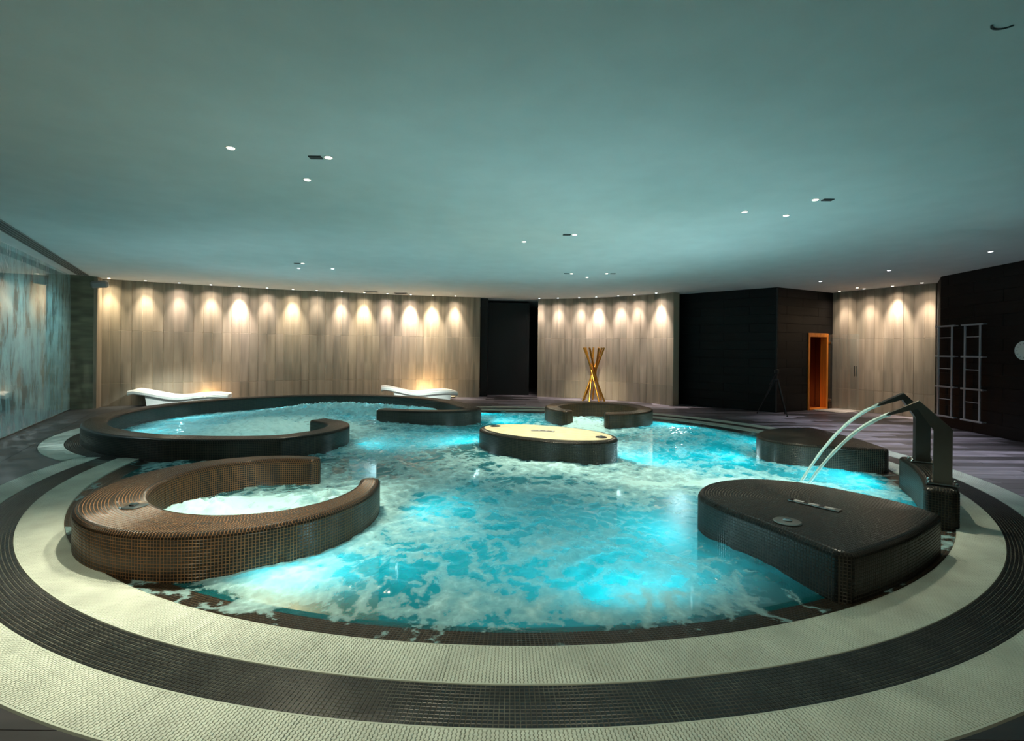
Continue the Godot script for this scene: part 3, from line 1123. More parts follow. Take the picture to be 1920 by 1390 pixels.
	island("pool_island", "near right black mosaic island with a steel panel on top", "pool island", rounded(PackedVector2Array(smooth_corner(pn, 9)), 0.05), top, M.grout_black, 0.1)
	disc_jet(Vector3(1.81, top + 0.003, -3.31), "jet_button", "steel button disc on the near right black island", 0.085, M.steel)
	slot_panel(Vector3(2.20, top + 0.003, -3.67), -0.90, 0.34, 0.07, "vent_panel", "narrow steel panel on top of the near right black island", M.chrome)

# straight through the first n points, a smooth curve through the rest
func smooth_corner(pts: Array, n: int) -> PackedVector2Array:
	var out := PackedVector2Array()
	for k in n:
		out.append(pts[k])
	var rest: Array = pts.slice(n - 1)
	rest.append(pts[0])
	var c := smooth_path(rest, 8)
	for k in range(1, c.size() - 1):
		out.append(c[k])
	return out

# ---------------------------------------------------------------- the two swan-neck spouts
func build_fountain() -> void:
	var po := PackedVector2Array()
	var a0 := atan2(4.0 - 6.9, 3.42)
	var a1 := atan2(5.28 - 6.9, 4.13)
	for k in 16:
		var a := lerpf(a0, a1, k / 15.0)
		po.append(POOL + Vector2(cos(a), sin(a)) * 4.58)
	for k in 16:
		var a := lerpf(a1, a0, k / 15.0)
		po.append(POOL + Vector2(cos(a), sin(a)) * 4.36)
	island("spout_plinth", "curved black mosaic plinth carrying the two steel spouts", "plinth", rounded(po, 0.03), 0.30, M.grout_dull, 0.3)
	var who := [["front steel water spout, the one nearer the black island", a0 + 0.045], ["rear steel water spout, standing beyond the front one", a1 - 0.06]]
	for k in 2:
		var a: float = who[k][1]
		var foot := POOL + Vector2(cos(a), sin(a)) * 4.48
		var inw := dir3(-Vector2(cos(a), sin(a)))       # towards the pool centre
		var side := inw.cross(Vector3.UP)
		var o := at3(foot, 0.303)
		var t := thing("water_spout", who[k][0], "water spout", o)
		# side outline of the bent box section: (reach, height)
		var prof := PackedVector2Array([Vector2(-0.06, 0.0), Vector2(-0.06, 0.455), Vector2(0.155, 0.675), Vector2(0.375, 0.545), Vector2(0.368, 0.532), Vector2(0.165, 0.610), Vector2(0.06, 0.44), Vector2(0.06, 0.0)])
		var b := MB.new()
		var idx := Geometry2D.triangulate_polygon(prof)
		var hw := 0.045
		for s in [-1.0, 1.0]:
			for i in range(0, idx.size(), 3):
				var q := []
				for j in 3:
					var p := prof[idx[i + j]]
					q.append(inw * p.x + Vector3.UP * p.y + side * hw * s)
				b.tri(q[0], q[1], q[2], side * s)
		var sg := -1.0 if Geometry2D.is_polygon_clockwise(prof) else 1.0
		for i in prof.size():
			var p := prof[i]
			var q := prof[(i + 1) % prof.size()]
			var d := q - p
			b.quad(inw * p.x + Vector3.UP * p.y + side * hw, inw * q.x + Vector3.UP * q.y + side * hw, inw * q.x + Vector3.UP * q.y - side * hw, inw * p.x + Vector3.UP * p.y - side * hw, (inw * d.y - Vector3.UP * d.x) * sg)
		part(b, "blade", M.steel, t)
		b = MB.new()
		b.box(Vector3(0, 0.006, 0), Vector3(0.21, 0.012, 0.16), Basis(inw, Vector3.UP, side), 0.003)
		part(b, "base_plate", M.steel, t)
		for i in 4:
			b = MB.new()
			var c := inw * (0.085 if i % 2 else -0.085) + side * (0.062 if i < 2 else -0.062)
			b.lathe(c, PackedVector2Array([Vector2(0.013, 0.012), Vector2(0.013, 0.026), Vector2(0.008, 0.032), Vector2(0.0, 0.033)]), 8)
			part(b, "bolt", M.chrome, t)
		# falling water sheet from the lip
		var path := PackedVector3Array()
		var rad := PackedFloat32Array()
		var start := o + inw * 0.35 + Vector3.UP * 0.545
		var vx := 2.05
		var vy := -0.95
		for i in 25:
			var tt := i * 0.0153 * 1.12
			path.append(start + inw * vx * tt + Vector3.UP * (vy * tt - 4.9 * tt * tt))
			rad.append(0.021 - 0.006 * i / 24.0)
			if path[i].y < 0.0:
				break
		var w := thing("water_jet", ["front arc of falling water from the nearer spout", "rear arc of falling water from the farther spout"][k], "water jet")
		for st in 3:
			var pp := PackedVector3Array()
			var rr := PackedFloat32Array()
			for i in path.size():
				var wob := sin(i * 0.9 + st * 2.1) * 0.002
				pp.append(path[i] + side * ((st - 1) * 0.022 * (1.0 - 0.45 * i / 24.0) + wob) + Vector3.UP * wob)
				rr.append(rad[i] * (0.8 if st == 1 else 0.62) * (1.0 + 0.12 * sin(i * 1.7 + st)))
			var jb := MB.new()
			jb.tube(pp, rr, 10)
			part(jb, "water_strand", M.jet, w)

# ---------------------------------------------------------------- water and foam
const GRID := 0.03
const FOAM_SIDE := 11.6
const FOAM_X := -7.0
const FOAM_D := 2.2
const FOAM_PX := 2048

# where foam gathers: x, d, radius in x, radius in d, amount
const FOAM := [
	[-2.15, 4.10, 0.85, 0.75, 0.75], [-2.6, 3.85, 0.35, 0.3, 0.6], [-1.45, 4.75, 0.5, 0.4, 0.40],
	[-3.6, 7.6, 1.6, 0.9, 0.9], [-4.5, 8.8, 1.6, 1.5, 0.9], [-3.0, 10.6, 1.8, 0.9, 1.0], [-2.2, 8.4, 0.9, 0.5, 0.35], [-1.9, 10.2, 1.3, 0.7, 0.25],
	[-1.30, 3.05, 0.30, 0.20, 0.30], [-1.0, 3.25, 0.5, 0.35, 0.12], [-0.8, 2.74, 0.6, 0.10, 0.26], [-1.05, 3.75, 0.25, 0.5, 0.2], [-1.1, 5.1, 0.7, 0.5, 0.32],
	[0.1, 2.66, 1.0, 0.10, 0.34], [0.55, 2.82, 0.7, 0.12, 0.25], [1.2, 2.82, 0.4, 0.15, 0.28],
	[-0.2, 3.7, 0.9, 0.7, 0.16], [0.5, 3.4, 0.5, 0.3, 0.14], [-0.6, 5.8, 0.7, 0.4, 0.22], [0.5, 6.05, 1.0, 0.28, 0.42], [1.0, 5.3, 0.9, 0.35, 0.22],
	[2.3, 5.25, 1.1, 0.30, 0.85], [1.4, 5.7, 0.9, 0.25, 0.45], [3.3, 4.9, 0.5, 0.16, 0.35],
	[1.35, 9.4, 0.55, 0.7, 0.9], [1.2, 8.6, 0.7, 0.45, 0.45], [2.6, 8.4, 0.9, 0.6, 0.22], [0.4, 5.0, 0.9, 0.5, 0.12],
	[1.15, 3.9, 0.45, 0.6, -0.30], [0.35, 2.98, 0.45, 0.14, -0.25], [-0.6, 3.05, 0.35, 0.25, -0.15], [3.5, 5.3, 0.5, 0.3, -0.15], [-0.8, 7.6, 0.9, 0.8, -0.12], [2.6, 7.0, 1.0, 0.8, -0.02],
]
# where jets push the surface up: x, d, radius, height
const MOUNDS := [
	[-2.45, 4.05, 0.36, 0.13], [-1.70, 4.40, 0.35, 0.09], [-2.0, 3.9, 0.5, 0.03], [-0.75, 3.15, 0.4, 0.035], [-0.2, 3.5, 0.5, 0.03], [0.6, 3.3, 0.4, 0.03],
	[-3.6, 7.8, 1.3, 0.06], [-4.6, 9.3, 1.2, 0.10], [-2.6, 10.6, 1.2, 0.12], [-4.0, 10.9, 1.0, 0.12], [1.35, 9.75, 0.5, 0.06], [2.9, 8.6, 0.6, 0.07], [-1.9, 9.9, 0.7, 0.07],
]

func wet(p: Vector2) -> bool:
	return p.distance_to(POOL) < 4.4005 or p.distance_to(TUB) < R_TUB + 0.001

func build_water() -> void:
	# foam picture: ragged, drawn-out patches of bubbles (alpha = how thick the foam lies)
	var n1 := noise(0.0068, 101, 6)
	n1.domain_warp_enabled = true
	n1.domain_warp_amplitude = 55.0
	n1.domain_warp_frequency = 0.006
	n1.domain_warp_fractal_octaves = 4
	var n2 := noise(0.017, 202, 5)
	n2.fractal_type = FastNoiseLite.FRACTAL_RIDGED
	n2.domain_warp_enabled = true
	n2.domain_warp_amplitude = 30.0
	n2.domain_warp_frequency = 0.011
	var ia := n1.get_image(FOAM_PX, FOAM_PX, false, false, true)
	var ib := n2.get_image(FOAM_PX, FOAM_PX, false, false, true)
	var ic := noise(0.10, 303, 3).get_image(FOAM_PX, FOAM_PX, false, false, true)
	var im_boost := Image.create(256, 256, false, Image.FORMAT_L8)
	for j in 256:
		var d := FOAM_D + FOAM_SIDE * (j + 0.5) / 256.0
		for i in 256:
			var x := FOAM_X + FOAM_SIDE * (i + 0.5) / 256.0
			var s := 0.0
			for f in FOAM:
				var q: float = Vector2((x - f[0]) / f[2], (d - f[1]) / f[3]).length_squared()
				if q < 5.0:
					s += f[4] * exp(-q)
			var rp := Vector2(x, d).distance_to(POOL)
			if rp > 4.36 and Vector2(x, d).distance_to(TUB) > R_TUB:
				s -= 0.12 + 0.10 * clampf((rp - 4.36) / 0.1, 0.0, 1.0)   # only thin shreds wash over the shelf
			im_boost.set_pixel(i, j, Color.from_rgba8(clampi(int(90.0 + 120.0 * s), 0, 255), 0, 0))
	im_boost.convert(Image.FORMAT_L8)
	im_boost.resize(FOAM_PX, FOAM_PX, Image.INTERPOLATE_BILINEAR)
	for im in [ia, ib, ic]:
		im.convert(Image.FORMAT_L8)
	var da := ia.get_data()
	var db := ib.get_data()
	var dc := ic.get_data()
	var dd := im_boost.get_data()
	var px := FOAM_PX * FOAM_PX
	var lum := PackedByteArray()
	lum.resize(px * 2)
	var alpha := PackedByteArray()
	alpha.resize(px)
	for k in px:
		var s := 0.0036 * (da[k] - 128) + 0.0042 * (db[k] - 128) + 0.0013 * (dc[k] - 128) + (dd[k] - 90) / 120.0 - 0.10
		var al := clampf(s / 0.78, 0.0, 1.0)
		var by := int(255.0 * (0.34 * smoothstep(0.0, 0.14, al) + 0.62 * al * al))
		alpha[k] = by
		lum[k * 2] = 255
		lum[k * 2 + 1] = by
	var tex := ImageTexture.create_from_image(Image.create_from_data(FOAM_PX, FOAM_PX, false, Image.FORMAT_LA8, lum))
	M.foam = mat(Color(0.74, 0.92, 0.93), 0.7)
	M.foam.transparency = BaseMaterial3D.TRANSPARENCY_ALPHA
	M.foam.albedo_texture = tex
	M.foam.backlight_enabled = true
	M.foam.backlight = Color(0.46, 0.52, 0.52)
	# surface grid over both basins, its rim drawn in to their edges
	var nx := ceili(FOAM_SIDE / GRID) + 1
	var w1 := noise(0.9, 5, 4)
	var w2 := noise(4.5, 6, 3)
	w2.fractal_type = FastNoiseLite.FRACTAL_RIDGED
	var w3 := noise(9.0, 8, 2)
	var place := PackedVector2Array()
	place.resize(nx * nx)
	var high := PackedFloat32Array()
	high.resize(nx * nx)
	var thick := PackedFloat32Array()
	thick.resize(nx * nx)
	var live := PackedByteArray()
	live.resize(nx * nx)
	for j in nx:
		for i in nx:
			var k := j * nx + i
			var p := Vector2(FOAM_X + i * GRID, FOAM_D + j * GRID)
			var rp := p.distance_to(POOL)
			var rt := p.distance_to(TUB)
			if rp > 4.56 and rt > R_TUB:
				if rp < 4.56 + GRID * 1.5:
					p = POOL + (p - POOL) * 4.555 / rp
				elif rt < R_TUB + GRID * 1.5:
					p = TUB + (p - TUB) * R_TUB / rt
				else:
					continue
			if rt > R_TUB and absf(rp - 4.40) < GRID * 0.71:
				p = POOL + (p - POOL) * 4.40 / rp
			live[k] = 1
			place[k] = p
			var edge := clampf((4.42 - p.distance_to(POOL)) / 0.35, 0.0, 1.0)
			if rt < R_TUB:
				edge = maxf(edge, clampf((R_TUB - rt) / 0.3, 0.0, 1.0))
			var h := 0.030 * w1.get_noise_2d(p.x * 1.0, p.y * 1.0) + 0.012 * w2.get_noise_2d(p.x, p.y)
			for m in MOUNDS:
				var q: float = Vector2(p.x - m[0], p.y - m[1]).length_squared() / (m[2] * m[2])
				if q < 4.0:
					h += m[3] * exp(-q) * (0.8 + 0.5 * w1.get_noise_2d(p.x * 5.0, p.y * 5.0) + 0.35 * w2.get_noise_2d(p.x * 1.5, p.y * 1.5))
			h += 0.007 * w3.get_noise_2d(p.x, p.y)
			var pr := p.distance_to(POOL)
			if rt < R_TUB:
				high[k] = -0.012 + h * maxf(edge, 0.3)
			elif pr < 4.399:
				high[k] = lerpf(-0.012, -0.028, smoothstep(3.9, 4.40, pr)) + h * maxf(edge, 0.12)
			else:
				high[k] = lerpf(-0.028, -0.0095, clampf((pr - 4.40) / 0.155, 0.0, 1.0))
			var ti := clampi(int((p.x - FOAM_X) / FOAM_SIDE * FOAM_PX), 0, FOAM_PX - 1)
			var tj := clampi(int((p.y - FOAM_D) / FOAM_SIDE * FOAM_PX), 0, FOAM_PX - 1)
			thick[k] = alpha[tj * FOAM_PX + ti] / 255.0
	var wv := PackedVector3Array()
	var fv := PackedVector3Array()
	var uv := PackedVector2Array()
	var wn := PackedVector3Array()
	var fn := PackedVector3Array()
	var remap := PackedInt32Array()
	remap.resize(nx * nx)
	remap.fill(-1)
	for j in nx:
		for i in nx:
			var k := j * nx + i
			if not live[k]:
				continue
			remap[k] = wv.size()
			var p := place[k]
			wv.append(at3(p, high[k]))
			var lift := 0.004 + thick[k] * (0.012 if p.distance_to(POOL) < 4.3 or p.distance_to(TUB) < R_TUB else 0.003)
			fv.append(at3(p, high[k] + lift))
			uv.append(Vector2((p.x - FOAM_X) / FOAM_SIDE, (p.y - FOAM_D) / FOAM_SIDE))
			var l := k - 1 if i > 0 and live[k - 1] else k
			var r := k + 1 if i < nx - 1 and live[k + 1] else k
			var dn := k - nx if j > 0 and live[k - nx] else k
			var u := k + nx if j < nx - 1 and live[k + nx] else k
			var gx := (high[r] - high[l]) / (2.0 * GRID)
			var gd := (high[u] - high[dn]) / (2.0 * GRID)
			wn.append(Vector3(-gx, 1, gd).normalized())
			var tx := gx + (thick[r] - thick[l]) * 0.012 / (2.0 * GRID)
			var td := gd + (thick[u] - thick[dn]) * 0.012 / (2.0 * GRID)
			fn.append(Vector3(-tx, 1, td).normalized())
	var wi := PackedInt32Array()
	var fi := PackedInt32Array()
	for j in nx - 1:
		for i in nx - 1:
			var k := j * nx + i
			var a := remap[k]
			var b := remap[k + 1]
			var c := remap[k + nx + 1]
			var d := remap[k + nx]
			if a < 0 or b < 0 or c < 0 or d < 0:
				continue
			if wet(place[k]) and wet(place[k + 1]) and wet(place[k + nx]) and wet(place[k + nx + 1]):
				wi.append_array([a, c, b, a, d, c])
			if maxf(maxf(thick[k], thick[k + 1]), maxf(thick[k + nx], thick[k + nx + 1])) > 0.015:
				fi.append_array([a, c, b, a, d, c])
	# drop water over the shelf beyond the basin rim: there it is only a film
	var arr := []
	arr.resize(Mesh.ARRAY_MAX)
	arr[Mesh.ARRAY_VERTEX] = wv
	arr[Mesh.ARRAY_NORMAL] = wn
	arr[Mesh.ARRAY_INDEX] = wi
	var wm := ArrayMesh.new()
	wm.add_surface_from_arrays(Mesh.PRIMITIVE_TRIANGLES, arr)
	tag(inst(wm, "pool_water", M.water, self), "bubbling turquoise water filling the round pool", "water", "", "stuff")
	arr = []
	arr.resize(Mesh.ARRAY_MAX)
	arr[Mesh.ARRAY_VERTEX] = fv
	arr[Mesh.ARRAY_NORMAL] = fn
	arr[Mesh.ARRAY_TEX_UV] = uv
	arr[Mesh.ARRAY_INDEX] = fi
	var fm := ArrayMesh.new()
	fm.add_surface_from_arrays(Mesh.PRIMITIVE_TRIANGLES, arr)
	tag(inst(fm, "water_foam", M.foam, self), "white foam and bubbles drifting on the pool water", "foam", "", "stuff")

# ---------------------------------------------------------------- furnishing
func lounger(label: String, p: Vector2, turn: float, l: float) -> void:
	var t := thing("wave_lounger", label, "lounger", at3(p, 0.0), turn, "white wave loungers by the curved wall")
	# side outline of the moulded shell along its length
	var upper := smooth_path([Vector2(-0.5, 0.375), Vector2(-0.44, 0.395), Vector2(-0.30, 0.34), Vector2(-0.12, 0.26), Vector2(0.02, 0.24), Vector2(0.2, 0.275), Vector2(0.36, 0.285), Vector2(0.5, 0.245)], 6)
	var b := MB.new()
	var hw := 0.33
	var e := 0.03
	var sec := [[-hw, -e], [-hw + e, 0.0], [hw - e, 0.0], [hw, -e], [hw, -0.08], [hw - e, -0.105], [-hw + e, -0.105], [-hw, -0.08]]
	var rows := []
	for k in upper.size():
		var row := []
		for s in sec:
			row.append(Vector3(upper[k].x * l, upper[k].y + s[1], s[0]))
		rows.append(row)
	for k in rows.size() - 1:
		for s in 8:
			var s2: int = (s + 1) % 8
			var o := Vector3(0, (sec[s][1] + sec[s2][1]) * 0.5 + 0.06, (sec[s][0] + sec[s2][0]) * 0.3)
			b.quad(rows[k][s], rows[k][s2], rows[k + 1][s2], rows[k + 1][s], o)
	for k in [0, rows.size() - 1]:
		for s in range(1, 7):
			b.tri(rows[k][0], rows[k][s], rows[k][s + 1], Vector3(-1 if k == 0 else 1, 0, 0))
	part(b, "shell", M.white, t)
	b = MB.new()
	var pr := PackedVector2Array([Vector2(-0.32 * l, 0.0), Vector2(-0.34 * l, 0.26), Vector2(-0.12 * l, 0.17), Vector2(0.02 * l, 0.15), Vector2(0.2 * l, 0.18), Vector2(0.42 * l, 0.18), Vector2(0.40 * l, 0.0)])
	var idx := Geometry2D.triangulate_polygon(pr)
	for s in [-0.27, 0.27]:
		for k in range(0, idx.size(), 3):
			b.tri(Vector3(pr[idx[k]].x, pr[idx[k]].y, s), Vector3(pr[idx[k + 1]].x, pr[idx[k + 1]].y, s), Vector3(pr[idx[k + 2]].x, pr[idx[k + 2]].y, s), Vector3(0, 0, s))
	for k in pr.size():
		var p0 := pr[k]
		var p1 := pr[(k + 1) % pr.size()]
		b.quad(Vector3(p0.x, p0.y, -0.27), Vector3(p1.x, p1.y, -0.27), Vector3(p1.x, p1.y, 0.27), Vector3(p0.x, p0.y, 0.27), Vector3((p0.x + p1.x) * 0.5, (p0.y + p1.y) * 0.5 - 0.12, 0))
	part(b, "pedestal", M.white, t)

func floor_glow(label: String, p: Vector2, turn: float, l: float, energy: float) -> void:
	# a warm strip lamp lying on the floor between a lounger and the wall
	var t := thing("strip_lamp", label, "lamp", at3(p, 0.0), turn)
	var b := MB.new()
	b.box(Vector3(0, 0.02, 0), Vector3(l, 0.04, 0.05), Basis.IDENTITY, 0.004)
	part(b, "lamp_housing", M.mid_dark, t)
	b = MB.new()
	b.box(Vector3(0, 0.044, 0), Vector3(l - 0.04, 0.008, 0.03), Basis.IDENTITY, 0.002)
	part(b, "lamp_strip", glow(Color(1.0, 0.80, 0.5), 1.5), t)
	var a := AreaLight3D.new()
	a.name = "strip_light"
	a.area_size = Vector2(l - 0.04, 0.03)
	a.light_color = Color(1.0, 0.80, 0.52)
	a.light_energy = energy
	a.area_range = 20.0
	a.area_attenuation = 2.0
	a.shadow_enabled = true
	t.add_child(a)
	a.basis = Basis.looking_at(Vector3(0, 1, -0.25).normalized(), Vector3.RIGHT)
	a.position = Vector3(0, 0.055, 0)

func ladder_rack(label: String, p: Vector2, along: Vector2) -> void:
	# a wall rack like a ladder: two upright flat bars, long brackets and thin rungs between them
	var t := thing("ladder_rack", label, "towel rack", at3(p, 0.0), 0.0, "steel ladder racks on the black wall")
	var u := dir3(along.normalized())
	var out := u.cross(Vector3.UP)
	if out.x > 0:
		out = -out
	var bs := Basis(u, Vector3.UP, u.cross(Vector3.UP))
	for s in [-1.0, 1.0]:
		var b := MB.new()
		b.box(u * s * 0.165 + Vector3.UP * 1.05 + out * 0.07, Vector3(0.035, 1.72, 0.02), bs, 0.003)
		part(b, "upright", M.rack, t)
	for k in 4:
		var y: float = [0.205, 0.76, 1.33, 1.895][k]
		var b := MB.new()
		b.box(Vector3.UP * y + out * 0.075, Vector3(0.48, 0.03, 0.03), bs, 0.003)
		part(b, "bracket", M.rack, t)
		for s in [-1.0, 1.0]:
			b = MB.new()
			b.box(u * s * 0.22 + Vector3.UP * y + out * 0.032, Vector3(0.02, 0.02, 0.06), bs, 0.002)
			part(b, "wall_fixing", M.rack, t)
	for y in [0.53, 1.10, 1.68]:
		var b := MB.new()
		b.tube(PackedVector3Array([u * -0.165 + Vector3.UP * y + out * 0.07, u * 0.165 + Vector3.UP * y + out * 0.07]), PackedFloat32Array([0.008]), 8)
		part(b, "rung", M.rack, t)

func build_furnishing() -> void:
	lounger("left white wave lounger at the long curved wall", Vector2(-7.63, 11.75), atan2(0.62, 1.6), 1.95)
	lounger("right white wave lounger near the dark passage", Vector2(-2.45, 13.42), atan2(0.52, 1.83), 1.95)
	floor_glow("warm strip lamp on the floor behind the left lounger", Vector2(-7.35, 12.25), atan2(0.52, 1.0), 1.6, 5.0)
	floor_glow("warm strip lamp on the floor behind the right lounger", Vector2(-2.35, 13.98), atan2(0.26, 1.0), 1.6, 6.0)
	# golden stand: seven crossing rods tied at the waist
	var t := thing("rod_stand", "golden stand of crossing rods before the middle wall", "stand", Vector3(2.22, 0, -13.75))
	for k in 7:
		var a := TAU * k / 7.0 + 0.3
		var b := MB.new()
		var twist := 2.75
		b.tube(PackedVector3Array([Vector3(cos(a) * 0.30, 0, sin(a) * 0.30), Vector3(cos(a + twist) * 0.28, 1.45, sin(a + twist) * 0.28)]), PackedFloat32Array([0.024, 0.026]), 12)
		part(b, "rod", M.gold, t)
	var b := MB.new()
	b.lathe(Vector3(0, 0.75, 0), PackedVector2Array([Vector2(0.072, -0.02), Vector2(0.078, 0.0), Vector2(0.072, 0.02)]), 20)
	part(b, "tie_ring", M.gold, t)
	# tripod by the sauna corner
	t = thing("camera_tripod", "black tripod with a small head at the sauna corner", "tripod", Vector3(5.83, 0, -11.15))
	for k in 3:
		var foot: Vector3 = [Vector3(-0.32, 0.0, -0.20), Vector3(0.30, 0.0, -0.2), Vector3(0.06, 0.0, 0.33)][k]
		b = MB.new()
		var hip := foot.normalized() * 0.04 + Vector3.UP * 0.78
		var knee := hip.lerp(foot, 0.5)
		b.tube(PackedVector3Array([hip, knee, knee + (foot - hip) * 0.01, foot + Vector3.UP * 0.02]), PackedFloat32Array([0.019, 0.017, 0.012, 0.010]), 8)
		var lg := part(b, "leg", M.dark, t)
		b = MB.new()
		b.lathe(foot, PackedVector2Array([Vector2(0.014, 0.0), Vector2(0.018, 0.012), Vector2(0.010, 0.03)]), 8)
		part(b, "rubber_foot", M.dark, lg)
	b = MB.new()
	b.tube(PackedVector3Array([Vector3(0, 0.62, 0), Vector3(0, 0.90, 0)]), PackedFloat32Array([0.014]), 8)
	part(b, "centre_column", M.mid_dark, t)
	b = MB.new()
	b.lathe(Vector3(0, 0.76, 0), PackedVector2Array([Vector2(0.0, -0.03), Vector2(0.045, -0.03), Vector2(0.05, 0.0), Vector2(0.03, 0.03), Vector2(0.0, 0.03)]), 12)
	part(b, "shoulder", M.dark, t)
	b = MB.new()
	b.box(Vector3(0, 0.95, 0), Vector3(0.09, 0.10, 0.08), Basis(Vector3.UP, 0.5), 0.015)
	part(b, "head", M.dark, t)
	b = MB.new()
	b.tube(PackedVector3Array([Vector3(0.0, 0.93, 0.0), Vector3(-0.22, 0.66, 0.12)]), PackedFloat32Array([0.009]), 8)
	part(b, "pan_handle", M.dark, t)
	# sauna door frame, interior and the open glass door
	var sa := Vector2(7.93, 12.55)
	var st := (Vector2(6.03, 11.55) - sa).normalized()
	var sn := Vector2(-st.y, st.x)           # towards the hall
	if sn.y > 0:
		sn = -sn
	var u := dir3(st)
	var bs := Basis(u, Vector3.UP, u.cross(Vector3.UP))
	var door := thing("door_1", "orange lit wooden sauna doorway in the black wall", "", Vector3.ZERO, 0.0, "", "structure")
	for s in [0.235, 0.965]:
		b = MB.new()
		b.box(at3(sa + st * s - sn * 0.05, 0.92), Vector3(0.07, 1.84, 0.16), bs, 0.006)
		part(b, "door_jamb", M.sauna_frame, door)
	b = MB.new()
	b.box(at3(sa + st * 0.60 - sn * 0.05, 1.80), Vector3(0.80, 0.09, 0.16), bs, 0.006)
	part(b, "door_head", M.sauna_frame, door)
	b = MB.new()
	b.box(at3(sa + st * 0.60 - sn * 0.05, 0.012), Vector3(0.70, 0.024, 0.2), bs, 0.004)
	part(b, "threshold", M.sauna_frame, door)
	var room := thing("sauna_cabin", "dim wooden sauna cabin seen through the orange doorway", "sauna", Vector3.ZERO)
	var depth := 1.5
	for k in 14:
		b = MB.new()
		b.box(at3(sa + st * (0.08 + k * 0.125) - sn * depth, 1.0), Vector3(0.12, 2.0, 0.02), bs, 0.004)
		part(b, "back_board", M.sauna_dark, room)
	for s in [0.0, 1.78]:
		for k in 10:
			b = MB.new()
			b.box(at3(sa + st * s - sn * (0.2 + k * 0.14), 1.0), Vector3(0.02, 2.0, 0.135), bs, 0.004)
			part(b, "side_board", M.sauna_dark, room)
	b = MB.new()
	b.box(at3(sa + st * 0.89 - sn * 0.83, 2.02), Vector3(1.85, 0.04, 1.42), bs)
	part(b, "roof_panel", M.sauna_dark, room)
	b = MB.new()
	b.box(at3(sa + st * 0.89 - sn * 0.83, 0.006), Vector3(1.85, 0.012, 1.42), bs)
	part(b, "floor_panel", M.sauna, room)
	for k in 4:
		b = MB.new()
		b.box(at3(sa + st * 0.89 - sn * (depth - 0.08 - k * 0.13), 0.44), Vector3(1.7, 0.03, 0.11), bs, 0.006)
		part(b, "bench_slat", M.sauna_dark, room)
	# a low warm lamp under the bench
	var lamp := thing("sauna_lamp", "small warm lamp under the bench inside the sauna", "lamp", at3(sa + st * 0.75 - sn * 0.70, 0.24))
	b = MB.new()
	b.lathe(Vector3.ZERO, PackedVector2Array([Vector2(0.0, -0.035), Vector2(0.03, -0.02), Vector2(0.035, 0.0), Vector2(0.03, 0.02), Vector2(0.0, 0.035)]), 12)
	part(b, "bulb", glow(Color(1.0, 0.62, 0.25), 2.0), lamp)
	var om := OmniLight3D.new()
	om.name = "bulb_light"
	om.light_color = Color(1.0, 0.62, 0.28)
	om.light_energy = 0.16
	om.omni_range = 20.0
	om.omni_attenuation = 2.0
	om.light_size = 0.03
	om.shadow_enabled = true
	lamp.add_child(om)
	# glass door swung open towards the plank wall
	var hinge := sa + st * 0.20 + sn * 0.03
	var gd := Vector2(0.42, -0.9).normalized()
	var gdoor := thing("glass_door", "clear glass sauna door standing open beside the orange frame", "glass door", Vector3.ZERO)
	var gu := dir3(gd)
	var gbs := Basis(gu, Vector3.UP, gu.cross(Vector3.UP))
	b = MB.new()
	b.box(at3(hinge + gd * 0.37, 0.92), Vector3(0.70, 1.80, 0.008), gbs)
	part(b, "pane", M.glass, gdoor)
	for y in [0.22, 1.62]:
		b = MB.new()
		b.box(at3(hinge + gd * 0.02, y), Vector3(0.11, 0.06, 0.03), gbs, 0.004)
		part(b, "hinge", M.steel, gdoor)
	for s in [-1.0, 1.0]:
		b = MB.new()
		var hp: Vector3 = at3(hinge + gd * 0.64, 0.95) + gu.cross(Vector3.UP) * 0.035 * s
		b.tube(PackedVector3Array([hp - Vector3.UP * 0.12, hp + Vector3.UP * 0.12]), PackedFloat32Array([0.011]), 8)
		part(b, "handle", M.chrome, gdoor)
	# pale mat before the sauna
	var mt := thing("floor_mat", "pale grey mat on the floor before the sauna doorway", "mat", at3(sa + st * 0.42 + sn * 0.40, 0.0))
	b = MB.new()
	b.box(Vector3(0, 0.008, 0), Vector3(0.95, 0.016, 0.62), bs, 0.004)
	part(b, "pile", M.mat_rug, mt)
	# ladder racks on the black wall
	var wa := Vector2(7.0, -2.6)
	var wb := Vector2(8.22, 9.72)
	var wd := (wb - wa).normalized()
	ladder_rack("farther steel ladder rack, next to the plank wall", wa + wd * (9.50 + 2.6)*1.005, wd)
	ladder_rack("nearer steel ladder rack, closer to the round white dial", wa + wd * (8.87 + 2.6)*1.005, wd)
	# round dial at the right edge of the view
	t = thing("wall_dial", "round white dial with thin marks on the black wall", "wall dial", at3(wa + wd * (7.93 + 2.6) * 1.005, 1.44))
	var turn := Basis(Vector3(0, 1, 0), Vector3(-1, 0, 0), Vector3(0, 0, 1))
	b = MB.new()
	b.lathe(Vector3.ZERO, PackedVector2Array([Vector2(0.15, 0.0), Vector2(0.15, 0.03), Vector2(0.14, 0.038), Vector2(0.132, 0.034)]), 40)
	var o := part(b, "rim", M.white, t)
	o.basis = turn
	b = MB.new()
	b.lathe(Vector3.ZERO, PackedVector2Array([Vector2(0.134, 0.030), Vector2(0.0, 0.0301)]), 40)
	o = part(b, "face", M.white, t)
	o.basis = turn
	for k in 12:
		b = MB.new()
		b.box(Vector3(0, 0.031, -0.112), Vector3(0.006, 0.003, 0.026))
		o = part(b, "mark", M.grey, t)
		o.basis = turn * Basis(Vector3.UP, TAU * k / 12.0)
	# small speaker in the corner above the pillar
	t = thing("wall_speaker", "small pale loudspeaker under the ceiling at the left end of curved wall", "speaker", Vector3(-8.98, 2.70, -11.02))
	b = MB.new()
